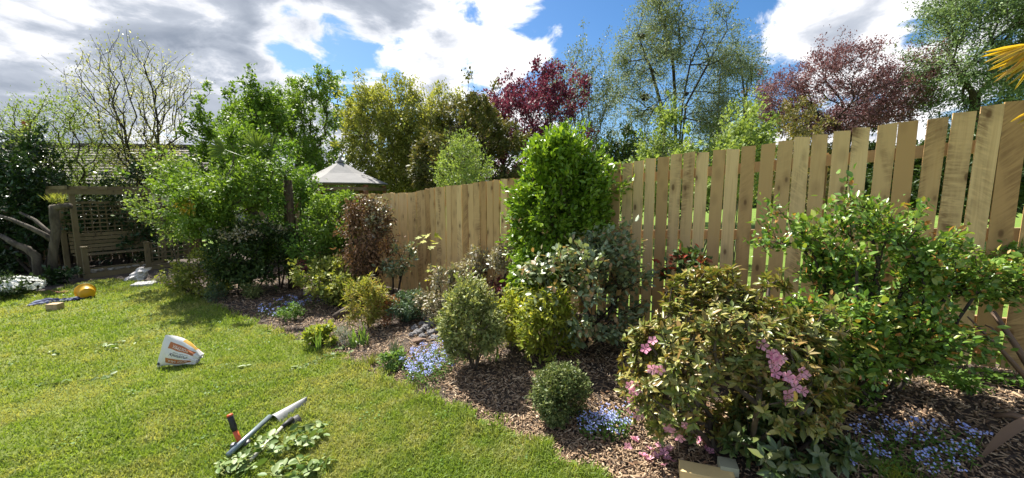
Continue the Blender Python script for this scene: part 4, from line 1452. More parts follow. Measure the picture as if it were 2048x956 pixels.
shrub('mahonia', 'yellow and green leaved shrub beside the withered acer', 'shrub', (672, 612), (596, 524, 738, 606), L_YELLOWGREEN, BARK_DARK, 0.06, 260, 18, T_OVAL, seed=36, lumps=14, lump_r=.32, twig=0.1,
      r_tip=.003, r_max=.02, stems=5, ry=.7)
shrub('red_tuft', 'small crimson leaf tuft over the yellow and green shrub', 'plant', (604, 600), (594, 520, 616, 540), L_PINKRED, BARK_DARK, 0.045, 14, 9, T_OVAL, seed=37, lumps=3, twig=.04, r_tip=.003, r_max=.01, stems=1, trunk=.8)
shrub('standard_rose', 'slim grey-leaved standard rose on a dark stem by the fence', 'shrub', (786, 608), (764, 490, 830, 548), L_ROSE, BARK_DARK, 0.055, 80, 12, T_OVAL, seed=38, lumps=8, lump_r=.36, twig=.08,
      r_tip=.004, r_max=.03, stems=2, trunk=.75)
shrub('feather_plant', 'feathery fern-like plant with orange tips and green skirt', 'plant', (735, 655), (698, 562, 768, 640), L_ORANGETOP, BARK_GREEN, 0.06, 150, 16, T_DIAMOND, wl=.2, seed=39, lumps=9, lump_r=.36, twig=.08,
      r_tip=.002, r_max=.01, droop=.2)
shrub('rust_plant', 'rust brown dried plumes beside the fern-like plant', 'plant', (775, 648), (752, 595, 796, 648), L_RUST, BARK, 0.03, 90, 16, T_DIAMOND, wl=.4, seed=40, lumps=6, twig=.06, r_tip=.002, r_max=.008)
shrub('blue_green_plant', 'blue green finely cut mound in front of the fence foot', 'plant', (825, 642), (783, 588, 862, 642), L_BLUEGREEN, BARK, 0.04, 230, 18, T_DIAMOND, wl=.3, seed=41, lumps=10, twig=.06, r_tip=.002, r_max=.01)
shrub('grey_leaf_shrub', 'grey-brown small-leaved shrub left of the oval bush', 'shrub', (885, 640), (838, 535, 935, 638), L_GREYBROWN, BARK_DARK, 0.042, 330, 14, T_OVAL, seed=42, lumps=13, lump_r=.34, spread=.8, twig=.07,
      r_tip=.003, r_max=.02, stems=4)
shrub('grey_leaf_shrub', 'grey-brown small-leaved shrub behind the oval bush, touching the privet', 'shrub', (990, 610), (920, 492, 1050, 600), L_GREYBROWN, BARK_DARK, 0.045, 380, 14, T_OVAL, seed=43, lumps=15, lump_r=.32, spread=.84,
      twig=.07, r_tip=.003, r_max=.02, stems=5)
shrub('pink_leaf_shrub', 'crimson-pink leaved low shrub between oval bush and privet', 'shrub', (1000, 612), (958, 558, 1032, 598), L_PINKRED, BARK_DARK, 0.04, 90, 12, T_OVAL, seed=44, lumps=7, twig=.06, r_tip=.003, r_max=.015, stems=3)

# a yellow maple sprig on a thin stem
bs = gp(868, 618)
root = empty('maple_sprig', bs, 'yellow maple sapling with a few bright leaves in front of the fence', 'sapling')
rng = np.random.default_rng(8)
stem_pts = [at(868, 612, bs[1]) - bs, at(866, 560, bs[1]) - bs, at(862, 520, bs[1]) - bs, at(858, 476, bs[1]) - bs]
MB().tube(stem_pts, [.007, .006, .005, .003], 6).build('stem', BARK_GREEN, root)
lp = np.array([at(px_, py_, bs[1] + dy_) - bs for px_, py_, dy_ in ((842, 474, 0), (850, 470, .05), (858, 472, -.05), (868, 470, .05), (876, 474, 0), (862, 482, -.08), (852, 482, .05), (870, 486, -.04), (864, 492, .03),
                                                                 (872, 532, -.05), (862, 540, 0), (878, 545, .03), (868, 555, -.05), (858, 560, .04))])
m_ = len(lp)
leaf_objects(T_MAPLE, L_YELLOWMAPLE, root, lp, rng.normal(size=(m_, 3)) * [1, 1, .2] + [0, -.3, -.3], np.array([0, -.3, 1]) + rng.normal(size=(m_, 3)) * .3, rng.uniform(.07, .1, m_), rng.uniform(.07, .1, m_))

# ------------------------------------------------------------------ nearer plants
shrub('oval_bush', 'upright oval bush of small pale variegated leaves on bare stems', 'shrub', (950, 738), (888, 566, 1000, 716), L_OVALBUSH, BARK, 0.036, 760, 15, T_OVAL, wl=.42, seed=45, lumps=18, lump_r=.36, spread=.74, twig=.06,
      r_tip=.0025, r_max=.013, stems=7, outward=.8)
shrub('lime_plant', 'lime green feathery plant immediately right of the oval bush', 'plant', (1022, 700), (985, 590, 1062, 690), L_LIME, BARK_GREEN, 0.05, 200, 16, T_DIAMOND, wl=.3, seed=46, lumps=10, lump_r=.36, twig=.07,
      r_tip=.002, r_max=.01, stems=4)
shrub('lime_plant', 'taller lime green feathery plant below the grey-leaved rose', 'plant', (1098, 720), (1042, 585, 1155, 712), L_LIME, BARK_GREEN, 0.055, 280, 16, T_DIAMOND, wl=.3, seed=47, lumps=12, lump_r=.36, twig=.07,
      r_tip=.002, r_max=.01, stems=4)
shrub('box_ball', 'small clipped round box bush on the bark mulch', 'shrub', (1128, 838), (1070, 738, 1172, 842), L_BOX, BARK, 0.019, 1100, 14, T_OVAL, wl=.5, seed=48, lumps=26, lump_r=.36, spread=.68, twig=.03, shell=.7,
      r_tip=.0015, r_max=.012, stems=5, outward=.8, shoots=.07)
privet_base = gp(1112, 652)
C_, R_ = box_dims(privet_base, (1030, 275, 1212, 560), ry=.7)
rng = np.random.default_rng(49)
pt = np.concatenate([lump_tips(rng, C_, R_, 1200, 26, .36, .76, .55),
                     lump_tips(rng, C_ + [.02, 0, R_[2] * .60], R_ * [.86, .75, .42], 340, 12, .28, .95, .3),
                     lump_tips(rng, at(1075, 545, privet_base[1] - .2), R_ * [.42, .42, .5], 260, 9, .4, .7, .4)])
plant('privet_bush', 'tall bright green privet column standing in front of the fence', 'shrub', privet_base, C_, R_, L_PRIVET, BARK, .052, 1, 15, T_OVAL, wl=.52, seed=49, tips=pt, stems=6, twig=.075,
      r_tip=.003, r_max=.025, single=300, outward=.8, droop=-.15, shoots=.13)
shrub('rose_bush', 'open grey-green leaved rose bush with dark gaps, right of the privet', 'shrub', (1165, 690), (1045, 462, 1285, 665), L_ROSE, BARK_DARK, .052, 340, 12, T_OVAL, wl=.62, seed=50, lumps=22, lump_r=.19, spread=.98, twig=.085,
      r_tip=.003, r_max=.02, stems=7, single=260, upb=1.2, bf=.6)
shrub('photinia', 'dark glossy photinia with a few red leaves against the fence', 'shrub', (1375, 694), (1336, 500, 1410, 610), L_REDTIP, BARK_DARK, .065, 80, 9, T_OVAL, wl=.5, seed=51, lumps=9, lump_r=.32, twig=.08,
      r_tip=.003, r_max=.015, stems=3, single=140, droop=.3)
# quince
qb = gp(1765, 800)
C_, R_ = box_dims(qb, (1530, 500, 1885, 800), ry=.6)
rng = np.random.default_rng(52)
arm = lambda px_, py_, dy_, r_, n_: lump_tips(rng, at(px_, py_, qb[1] + dy_), np.array([r_, r_, r_ * .7]), n_, 6, .4, .7, .3)
pt = np.concatenate([lump_tips(rng, C_, R_, 900, 30, .21, .95, .3), arm(1960, 560, .05, .18, 60), arm(1895, 545, .05, .2, 60), arm(2015, 575, .05, .14, 34), arm(1740, 440, .1, .2, 60), arm(1840, 470, .1, .17, 50), arm(1590, 470, .2, .2, 50),
                     arm(2020, 520, .1, .1, 18), arm(1870, 690, -.15, .22, 60)])
plant('quince_bush', 'wide glossy green quince with orange shoot tips against the near fence', 'shrub', qb, C_, R_, L_QUINCE, BARK_DARK, .037, 1, 14, T_OVAL, wl=.55, seed=52, tips=pt, stems=8, twig=.08,
      r_tip=.003, r_max=.02, single=300, bf=.5, shoots=.09)
# rhododendron
rb = gp(1450, 900)
C_, R_ = box_dims(rb, (1245, 606, 1662, 890), ry=.62)
rng = np.random.default_rng(53)
pt = np.concatenate([lump_tips(rng, C_, R_, 1500, 50, .22, .88, .6),
                     lump_tips(rng, at(1450, 590, rb[1] + .25), R_ * [.62, .55, .36], 380, 12, .36, .8, .5)])
rh = plant('rhododendron', 'broad rhododendron with olive and bronze leaf whorls and pink flowers', 'shrub', rb, C_, R_, L_RHODO, BARK, .042, 1, 10, T_LONG, wl=.40, seed=53, tips=pt, stems=8, twig=.05,
           r_tip=.004, r_max=.025, rosette=True, single=300, droop=.02, shoots=.025)
RH_C, RH_R, RH_B = C_, R_, rb
lowb = gp(1560, 930)
C2_, R2_ = box_dims(lowb, (1440, 780, 1690, 925), ry=.6)
plant('rhododendron', 'low green skirt of rhododendron shoots hanging over the dark mulch', 'shrub', lowb, C2_, R2_, L_RHODO_LOW, BARK, .06, 150, 8, T_LONG, wl=.42, seed=54, lumps=12, lump_r=.3, spread=.85, stems=4, twig=.05,
      r_tip=.004, r_max=.02, rosette=True, droop=.25, single=120)


# pink flowers
def flower_mesh():
    vs, fs = [(0, 0, 0)], []
    for i in range(5):
        a = 2 * math.pi * i / 5
        d0 = .34
        o = len(vs)
        for (rr, da, z) in ((.3, -.45, .18), (.75, -.5, .38), (1.0, 0, .42), (.75, .5, .38), (.3, .45, .18)):
            vs.append((rr * math.cos(a + da), rr * math.sin(a + da), z))
        fs.append((0, o, o + 1, o + 2, o + 3, o + 4))
    me = bpy.data.meshes.new('flower')
    me.from_pydata(vs, [], fs)
    me.materials.append(P_PINK)
    me.update()
    return me


FLOWER = flower_mesh()


def hit_ellipsoid(px, py, C, R):
    v = ray(px, py)
    o = (EYE - C) / R
    dd = v / R
    a, b, c = dd @ dd, 2 * o @ dd, o @ o - 1
    q = b * b - 4 * a * c
    if q < 0:
        t = -b / (2 * a)
    else:
        t = (-b - math.sqrt(q)) / (2 * a)
    return EYE + v * t


rng = random.Random(5)
for (px_, py_, k_) in ((1272, 772, 3), (1268, 808, 3), (1288, 826, 1), (1536, 700, 2), (1562, 720, 2), (1545, 734, 1), (1584, 745, 2), (1592, 783, 1), (1576, 793, 1), (1344, 848, 2), (1310, 735, 1), (1300, 690, 1), (1373, 845, 1), (1610, 755, 1),
                       (1280, 866, 1), (1352, 870, 1)):
    for i in range(k_ + 1):
        qx, qy = px_ + rng.uniform(-13, 13), py_ + rng.uniform(-12, 12)
        p = hit_ellipsoid(qx, qy, RH_C, RH_R * 1.10)
        o = bpy.data.objects.new('flower', FLOWER)
        COL.objects.link(o)
        o.parent = rh
        o.location = Vector(p - RH_B)
        nrm = Vector((p - RH_C) / RH_R ** 2).normalized() + Vector((rng.uniform(-.4, .4), rng.uniform(-.4, .4) - .2, rng.uniform(-.5, .3)))
        o.rotation_euler = nrm.to_track_quat('Z', 'Y').to_euler()
        s = rng.uniform(.024, .034)
        o.scale = (s, s, s)
for (px_, py_) in ((1262, 868), (1255, 900), (1300, 905), (1318, 898), (1328, 912), (1340, 905), (1335, 925), (1300, 925), (1286, 918), (1398, 888), (1412, 905), (1330, 938), (1272, 885), (1345, 930), (1420, 910), (1310, 918)):
    p = gp(px_, py_)
    o = bpy.data.objects.new('fallen_flower', FLOWER)
    COL.objects.link(o)
    o.location = (p[0], p[1], p[2] + .02)
    o.rotation_euler = (rng.uniform(-.7, .7), rng.uniform(-.7, .7), rng.uniform(0, 6))
    s = rng.uniform(.022, .032)
    o.scale = (s, s, s)
    tag(o, 'fallen pink rhododendron flower lying on the bark mulch', 'flower', 'fallen rhododendron flowers')


# forget-me-nots and small plants
def flower_patch(name, label, box, base_y, n_leaf, n_flower, h, seed, fsize=.0065, mat=P_BLUE, group=None):
    rng = np.random.default_rng(seed)
    a, b, c = gp(box[0], base_y), gp(box[2], base_y), gp((box[0] + box[2]) / 2, box[1])
    ctr = (a + b) / 2
    far = gp((box[0] + box[2]) / 2, box[1] + (box[3] - box[1]) * .25)
    rx, ry = np.hypot(*(b - a)[:2]) / 2, max(.12, abs(far[1] - ctr[1]) * .75)
    root = empty(name, ctr, label, 'plant', group)
    an, rr = rng.uniform(0, 6.28, n_flower), np.sqrt(rng.random(n_flower))
    def spot(an, rr):
        x, y = ctr[0] + rx * rr * np.cos(an), ctr[1] + ry * (1 + rr * np.sin(an)) * .8
        return np.stack([x, y, ground(x, y)], 1)
    # a handful of stems each carries a spray of flowers
    ns = n_flower // 9
    sp = spot(rng.uniform(0, 6.28, ns), np.sqrt(rng.random(ns)))
    hh = h * rng.uniform(.6, 1.1, ns)
    lean = rng.normal(0, .25, (ns, 2)) * hh[:, None]
    top = sp + np.stack([lean[:, 0], lean[:, 1], hh], 1)
    m = MB()
    for i in range(ns):
        m.tube([sp[i] - ctr, (sp[i] + top[i]) / 2 - ctr + rng.normal(0, .006, 3), top[i] - ctr], [.0018, .0014, .001], 3, cap=False)
    m.build('stems', L_MID, root)
    k = rng.integers(0, ns, n_flower)
    fp = top[k] + rng.normal(0, 1, (n_flower, 3)) * [.016, .016, .011]
    nn = norm(rng.normal(size=(n_flower, 3)) * .5 + [0, -.35, 1])
    s = norm(np.cross(nn, [.3, .9, .1]))
    t = np.cross(nn, s)
    sz = fsize * rng.uniform(.8, 1.2, n_flower)
    V = np.stack([fp + (s * math.cos(q) + t * math.sin(q)) * (sz * (1 if i % 2 else .62))[:, None] for i, q in enumerate(np.arange(10) * math.pi / 5)], 1) - ctr
    o = link('flowers', np_mesh('flowers', V.reshape(-1, 3), np.full(n_flower, 10), np.arange(n_flower * 10), np.repeat(rng.random(n_flower), 10)), mat, root)
    o['kind'] = 'stuff'
    lp = spot(rng.uniform(0, 6.28, n_leaf), np.sqrt(rng.random(n_leaf))) - ctr + np.stack([np.zeros(n_leaf), np.zeros(n_leaf), rng.random(n_leaf) ** 1.5 * h * .7], 1)
    link('foliage', leaf_mesh('foliage', T_OVAL, lp, rng.normal(size=(n_leaf, 3)) * [1, 1, .4] + [0, 0, .35], rng.normal(size=(n_leaf, 3)) * .4 + [0, 0, 1], rng.uniform(.02, .045, n_leaf), rng.uniform(.007, .014, n_leaf),
                              rng.random(n_leaf)), L_MID, root)
    return root


flower_patch('forget_me_not', 'dense pale blue forget-me-not clump at the lawn edge by the oval bush', (792, 700, 892, 782), 778, 900, 900, .17, 61)
flower_patch('forget_me_not', 'blue forget-me-not clump between box ball and fallen pink flowers', (1165, 828, 1275, 898), 890, 420, 420, .12, 62, .006)
flower_patch('forget_me_not', 'blue forget-me-nots scattered under the quince near the brown palm leaf', (1700, 860, 2035, 975), 968, 500, 460, .15, 63, .0065)
flower_patch('forget_me_not', 'far pale blue forget-me-not patch in the shade of the tall shrubs', (478, 590, 598, 642), 640, 350, 380, .12, 64, .009)


def tuft(name, label, base_px, h, n, mat, wd=.008, spread=.05, lean=.35, seed=1, cat='plant', tmpl=T_BLADE):
    rng = np.random.default_rng(seed)
    b = gp(*base_px)
    root = empty(name, b, label, cat)
    pos = rng.normal(0, spread * .5, (n, 3)) * [1, 1, 0]
    ax = rng.normal(size=(n, 3)) * [lean, lean, .1] + [0, 0, 1]
    leaf_l = h * rng.uniform(.6, 1.05, n)
    if n <= 60:
        leaf_objects(tmpl, mat, root, pos, ax, rng.normal(size=(n, 3)), leaf_l, np.full(n, wd), 'blade')
    else:
        link('foliage', leaf_mesh('foliage', tmpl, pos, ax, rng.normal(size=(n, 3)), leaf_l, np.full(n, wd), rng.random(n)), mat, root)
    return root


shrub('lime_clump', 'bright lime green low clump at the lawn edge', 'plant', (642, 690), (614, 654, 672, 690), L_LIME, BARK_GREEN, .045, 110, 10, T_OVAL, wl=.6, seed=65, lumps=6, lump_r=.45, twig=.04, r_tip=.002, r_max=.006)
tuft('iris_clump', 'upright sword-leaved iris clump behind the lime clump', (720, 690), .26, 34, L_IRIS, .018, .11, .28, 66)
tuft('daffodil_leaves', 'narrow green leaves standing in front of the lime clump', (638, 706), .34, 12, L_IRIS, .011, .03, .1, 67)
tuft('grass_tuft', 'small fine green tuft at the bed edge, away from the blue flowers', (742, 728), .12, 150, L_YELLOWGREEN, .004, .07, .5, 68)
shrub('lime_clump', 'small lime green clump beside the dense blue flowers', 'plant', (784, 738), (764, 708, 806, 740), L_IRIS, BARK_GREEN, .035, 80, 10, T_OVAL, wl=.4, seed=69, lumps=5, lump_r=.45, twig=.04, r_tip=.002, r_max=.006)
tuft('grey_iris', 'grey green sword leaves behind the small lime clump', (790, 716), .22, 16, L_BLUEGREEN, .014, .05, .25, 70)
shrub('silver_plant', 'silver grey lavender-like plant next to the iris clump', 'plant', (690, 690), (672, 655, 710, 692), L_SILVER, BARK, .03, 60, 12, T_BLADE, wl=.12, seed=71, lumps=5, twig=.05, r_tip=.002, r_max=.006, droop=-.6)
tuft('daffodil_leaves', 'single pale upright leaves at the right foot of the oval bush', (995, 722), .24, 4, L_IRIS, .016, .02, .12, 72)
tuft('grass_tuft', 'fresh green feathery tuft among the near forget-me-nots', (1790, 958), .10, 200, L_LIME, .003, .07, .6, 73)
shrub('grey_plant', 'dim grey green upright plant on the shady mulch by the low bush', 'plant', (430, 606), (412, 566, 448, 606), L_BLUEGREEN, BARK, .035, 60, 12, T_BLADE, wl=.2, seed=74, lumps=4, twig=.06, r_tip=.002, r_max=.006)
shrub('ground_cover', 'low green seedlings on the mulch beside the far blue flowers', 'plant', (578, 640), (552, 612, 600, 640), L_MID, BARK_GREEN, .035, 70, 10, T_OVAL, seed=75, lumps=5, twig=.05, r_tip=.002, r_max=.006)
shrub('ground_cover', 'low green weeds at the fence foot under the quince', 'plant', (1905, 775), (1860, 735, 1950, 776), L_MID, BARK_GREEN, .035, 60, 8, T_OVAL, seed=76, lumps=6, twig=.05, r_tip=.002, r_max=.006)
shrub('ground_cover', 'few green seedlings on bare mulch below the brown palm stalks', 'plant', (2010, 772), (1985, 752, 2040, 774), L_MID, BARK_GREEN, .03, 26, 8, T_OVAL, seed=77, lumps=5, twig=.05, r_tip=.002, r_max=.006)

# ------------------------------------------------------------------ palms


def fan(parent, base, hub, axis, up, n, length, spread, mat, width=.03, stalk=None, seed=0, name='frond'):
    """a fan palm leaf: pleated segments spreading from a hub, on a stalk"""
    rng = np.random.default_rng(seed)
    hub, axis, up = np.asarray(hub, float), norm(np.asarray(axis, float)), np.asarray(up, float)
    side = norm(np.cross(axis, up))
    nn = np.cross(side, axis)
    a = np.linspace(-spread, spread, n) + rng.normal(0, .03, n)
    ax = axis * np.cos(a)[:, None] + side * np.sin(a)[:, None] + nn * rng.normal(.0, .05, (n, 1)) + np.array([0, 0, -.1])
    pos = np.repeat(hub[None], n, 0)
    V, s, l = leaf_arrays(T_LONG, pos, ax, nn + rng.normal(0, .35, (n, 3)), length * rng.uniform(.85, 1.1, n), np.full(n, width))
    o = link(name, np_mesh(name, V - base, s, l, np.repeat(rng.random(n), len(T_LONG[0]))), mat, parent)
    if stalk is not None:
        q = np.asarray(stalk, float)
        mid = (q + hub) / 2 + [0, 0, .06]
        MB().tube([q - base, mid - base, hub - base], [.014, .010, .008], 6).build('leaf_stalk', mat, o, smooth_shade=True)
    return o


pb = gp(588, 577)
root = empty('fan_palm', pb, 'fan palm with fibrous brown trunk hidden among the tall shrubs', 'palm')
top = at(575, 360, pb[1]) - pb
MB().tube([Vector((0, 0, -.05)), Vector(top) * .3 + Vector((.02, 0, 0)), Vector(top) * .65, Vector(top)], [.10, .095, .09, .07], 14).build('trunk', FIBRE, root, smooth_shade=True)
ptop = pb + top
for i, (hx, hy, dy, ax, mt, ln) in enumerate(((515, 296, -.9, (-.05, -.2, 1), PALM_GREEN, .27), (450, 300, -.8, (-1, -.3, .25), PALM_GREEN, .26),
                                               (545, 300, .3, (.1, .3, 1), PALM_GREEN, .35), (385, 395, -.9, (-.5, -.4, -.7), PALM_YELLOW, .3))):
    fan(root, pb, at(hx, hy, pb[1] + dy), ax, (0, -1, .3), 22, ln, 1.0, mt, .028, None if mt is PALM_YELLOW else ptop, i + 3)

# palm that leans in from beyond the right edge: only fronds and dry stalks reach the picture
pb = np.array([3.62, 2.0, 0.0])
pb[2] = float(ground(pb[0], pb[1]))
root = empty('fan_palm', pb, 'palm with yellowing fronds and dry brown stalks beside the near fence end', 'palm')
MB().tube([(0, 0, -.05), (0, .02, .8), (-.02, .03, 1.5), (0, .05, 2.2)], [.095, .085, .08, .07], 14).build('trunk', FIBRE, root, smooth_shade=True)
pt_ = pb + [0, .05, 2.15]
for i in range(9):
    a = 2 * math.pi * i / 9 + .3
    e = (.75, .25, .5)[i % 3]
    dv = np.array([math.cos(a), math.sin(a), e])
    fan(root, pb, pt_ + dv * .38, dv - [0, 0, .25], (0, 0, 1), 20, .34, 1.1, PALM_GREEN, .03, pt_, 50 + i)
fan(root, pb, at(2078, 88, 2.0), at(1975, 128, 1.95) - at(2078, 88, 2.0), (0, -1, .5), 12, .28, .34, PALM_YELLOW, .02, pt_, 21)
fan(root, pb, at(2090, 100, 2.0), at(1995, 155, 1.95) - at(2090, 100, 2.0), (0, -1, .5), 5, .27, .22, PALM_YELLOW, .014, pt_, 22)
fan(root, pb, at(2085, 215, 2.0), at(2018, 246, 1.95) - at(2085, 215, 2.0), (0, -1, .5), 6, .19, .2, PALM_YELLOW, .012, pt_, 23)
for a_, b_2, r0, r1 in (((1935, 633, 2.15), (2075, 780, 1.95), .004, .016), ((1985, 622, 2.2), (2080, 770, 2.0), .012, .018), ((1970, 650, 2.2), (1995, 668, 2.15), .004, .006)):
    A_, B_ = at(*a_) - pb, at(*b_2) - pb
    MB().tube([A_, (A_ + B_) / 2 + [0, 0, .01], B_], [r0, (r0 + r1) / 2, r1], 7).build('dry_stalk', PALM_BROWN, root, smooth_shade=True)
A_, B_ = gp(1958, 930) + [0, 0, .03] - pb, at(2085, 835, 1.75) - pb
vs, fs = [], []
for i in range(9):
    t = i / 8
    c = A_ + (B_ - A_) * t + np.array([0, 0, .05 * math.sin(t * math.pi)])
    sd = norm(np.cross(B_ - A_, [0, -.5, 1]))
    wd = .022 * math.sin(min(1, t * 1.6 + .05) * math.pi * .55) ** .8
    vs += [c + sd * wd, c + np.array([0, 0, -.012]), c - sd * wd]
    if i:
        o = 3 * i
        fs += [(o - 3, o - 2, o + 1, o), (o - 2, o - 1, o + 2, o + 1)]
MB().add(vs, fs).build('dead_leaf', PALM_BROWN, root, smooth_shade=True)
A_ = [gp(1985, 842) + [0, 0, .03] - pb, gp(2020, 850) + [0, 0, .06] - pb, gp(2070, 862) + [0, 0, .05] - pb]
MB().tube(A_, [.008, .018, .02], 7).build('dry_stalk', PALM_BROWN, root, smooth_shade=True)

# ------------------------------------------------------------------ stones and logs
STONE = plain('grey_stone', (0.20, 0.19, 0.19), 0.9, var=0.45, scale=24, bump=0.8)
STONE_BROWN = plain('brown_stone', (0.20, 0.13, 0.09), 0.9, var=0.4, scale=20, bump=0.8)
STONE_PALE = plain('pale_stone', (0.34, 0.31, 0.26), 0.9, var=0.3, scale=20, bump=0.5)


def rock_mesh(seed, flatness=.75):
    import bmesh
    from mathutils import noise
    bm = bmesh.new()
    bmesh.ops.create_icosphere(bm, subdivisions=3, radius=1.0)
    off = Vector((seed * 3.1, seed * 1.7, seed * 5.3))
    for v in bm.verts:
        k = 1 + .42 * noise.noise(v.co * 1.3 + off) + .2 * noise.noise(v.co * 3.1 + off) + .08 * noise.noise(v.co * 7 + off)
        v.co = Vector((v.co.x * k, v.co.y * k * .85, v.co.z * k * flatness))
    me = bpy.data.meshes.new('rock')
    bm.to_mesh(me)
    bm.free()
    return me


ROCKS = [rock_mesh(i + 1) for i in range(5)]
for me in ROCKS:
    me.materials.append(STONE)
ROCKS_B = rock_mesh(9, .6)
ROCKS_B.materials.append(STONE_BROWN)
ROCKS_P = [rock_mesh(i + 12, .7) for i in range(3)]
for me in ROCKS_P:
    me.materials.append(STONE_PALE)
rng = random.Random(9)
k = 0
for (px_, py_, r_) in ((838, 668, 11), (852, 660, 11), (866, 652, 12), (880, 646, 12), (862, 668, 10), (876, 664, 11), (892, 658, 12), (888, 672, 11), (846, 676, 9), (868, 678, 9), (830, 658, 8), (900, 648, 10), (902, 668, 9),
                       (858, 645, 9), (846, 650, 8), (880, 682, 8), (824, 672, 7)):
    p = gp(px_, py_)
    o = bpy.data.objects.new('rock', ROCKS[k % 5])
    k += 1
    COL.objects.link(o)
    s = r_ / F * p[1]
    o.location = (p[0], p[1], p[2] + s * .35)
    o.rotation_euler = (rng.uniform(-.4, .4), rng.uniform(-.4, .4), rng.uniform(0, 6))
    o.scale = (s, s, s)
    tag(o, 'rough grey stone in the heap left of the oval bush', 'stone', 'grey stones heaped in the bed')
for (px_, py_, r_, lab) in ((838, 684, 13, 'flat reddish brown stone in front of the grey stone heap'), (610, 590, 12, 'brown stone under the yellow and green shrub')):
    p = gp(px_, py_)
    o = bpy.data.objects.new('rock', ROCKS_B)
    COL.objects.link(o)
    s = r_ / F * p[1]
    o.location = (p[0], p[1], p[2] + s * .2)
    o.scale = (s, s, s * .8)
    tag(o, lab, 'stone')
p = gp(686, 640)
rt = empty('log', p, 'short weathered log lying on the mulch below the yellow shrub', 'log')
MB().tube([at(668, 640, p[1]) - p + [0, 0, .03], at(684, 630, p[1] + .05) - p + [0, 0, .03], at(700, 620, p[1] + .15) - p + [0, 0, .03]], [.045, .05, .045], 10).build('wood', BARK, rt, smooth_shade=True)
for i, (a_, b_2) in enumerate((((698, 642), (742, 624)), ((600, 634), (660, 617)), ((1030, 742), (1120, 690)))):
    A_, B_ = gp(*a_), gp(*b_2)
    rt = empty('stick', A_, ('thin dry stick on the mulch by the orange-tipped plant', 'bent dry twig on the mulch before the yellow shrub', 'long dry twig on the mulch right of the oval bush')[i], 'stick')
    m_ = (A_ + B_) / 2 + [.02, .02, .02]
    MB().tube([np.array([0, 0, .012]), m_ - A_, B_ - A_ + [0, 0, .015]], [.006, .005, .003], 6).build('twig', BARK, rt, smooth_shade=True)
# stones on the arbour deck
for i in range(7):
    p = arb(.12 + .15 * i, .03 + .05 * (i % 2), .114)
    o = bpy.data.objects.new('stone', ROCKS_P[i % 3])
    COL.objects.link(o)
    s = (.07, .055, .06, .075, .05, .06, .05)[i]
    o.location = (p[0], p[1], p[2] + s * .5)
    o.rotation_euler = (0, 0, i * 1.3)
    o.scale = (s * 1.2, s, s * .8)
    tag(o, 'pale stone resting on the arbour deck edge', 'stone', 'stones on the arbour deck')

# ------------------------------------------------------------------ cement bag with print
BAG, n_ = new_mat('bag_paper')
co_ = n_.new('ShaderNodeAttribute', attribute_name='st').outputs['Vector']
s_, t_, _z = n_.sep(co_)
inx = n_.math('MULTIPLY', n_.math('GREATER_THAN', s_, .22), n_.math('LESS_THAN', s_, .88))
band1 = n_.math('MULTIPLY', n_.math('GREATER_THAN', t_, .14), n_.math('LESS_THAN', t_, .33))
band2 = n_.math('MULTIPLY', n_.math('GREATER_THAN', t_, .64), n_.math('LESS_THAN', t_, .84))
band = n_.math('MULTIPLY', n_.math('ADD', band1, band2), inx)
bc_ = n_.new('ShaderNodeTexCoord').outputs['Object']
paper = n_.mix(n_.noise(bc_, 14, 5, .6), (.62, .60, .56), (.74, .72, .69))
c_ = n_.mix(band, paper, (.42, .13, .035))
c_ = n_.mix(n_.math('MULTIPLY', n_.math('GREATER_THAN', t_, .95), n_.math('MULTIPLY', n_.math('GREATER_THAN', s_, .5), n_.math('LESS_THAN', s_, .86))), c_, (.65, .36, .03))
b_ = n_.new('ShaderNodeBsdfPrincipled')
n_.put(b_.inputs['Base Color'], c_)
b_.inputs['Roughness'].default_value = .55
finish(n_, b_.outputs[0])
INK = plain('bag_ink', (.03, .04, .07), .6)
INK_W = plain('bag_ink_white', (.8, .74, .66), .6)
bb = gp(352, 736)
bs_ = bb[1] / F            # metres per pixel at the bag
root = empty('cement_bag', bb, 'half empty white cement bag with two orange printed bands slumped on the lawn', 'bag')


def bag_pt(s, t, side):
    # outline in metres, x right, z up; leaning back slightly
    left = np.array([-38 + 16 * t, 0 + 65 * t])
    topx = lambda q: np.array([-22 + 72 * q, 65 - 6 * q - 34 * q ** 2.2])
    botx = lambda q: np.array([-38 + 82 * q, 0 + 9 * q + 2 * math.sin(q * 9)])
    p = botx(s) * (1 - t) + topx(s) * t
    bulge = math.sin(math.pi * min(1, max(0, s * .93 + .03))) ** .6 * math.sin(math.pi * min(1, max(0, t))) ** .55 * 13
    wr = 1.6 * math.sin(s * 17 + t * 9) * t * (1 - t) * 2 + (2.6 * math.sin(t * 26 + s * 8) + 2 * math.sin(t * 43)) * max(0, s - .66) * 4.5
    y = -side * (bulge + wr * (1 if bulge > 1 else .3)) + 9 * t + 3 * math.sin(s * 4)
    return np.array([p[0], y, p[1] + .6]) * bs_ * 1.04


ns_, nt_ = 34, 26
vs, fs, st = [], [], []
for side in (1, -1):
    o = len(vs)
    for i in range(ns_ + 1):
        for j in range(nt_ + 1):
            vs.append(bag_pt(i / ns_, j / nt_, side))
            st.append((i / ns_, j / nt_, side))
    for i in range(ns_):
        for j in range(nt_):
            q = (o + i * (nt_ + 1) + j, o + (i + 1) * (nt_ + 1) + j, o + (i + 1) * (nt_ + 1) + j + 1, o + i * (nt_ + 1) + j + 1)
            fs.append(q if side > 0 else q[::-1])
m = MB()
m.add(vs, fs)
me = m.mesh('sack', True)
at_ = me.attributes.new('st', 'FLOAT_VECTOR', 'POINT')
at_.data.foreach_set('vector', np.array(st, dtype=np.float32).ravel())
link('sack', me, BAG, root)


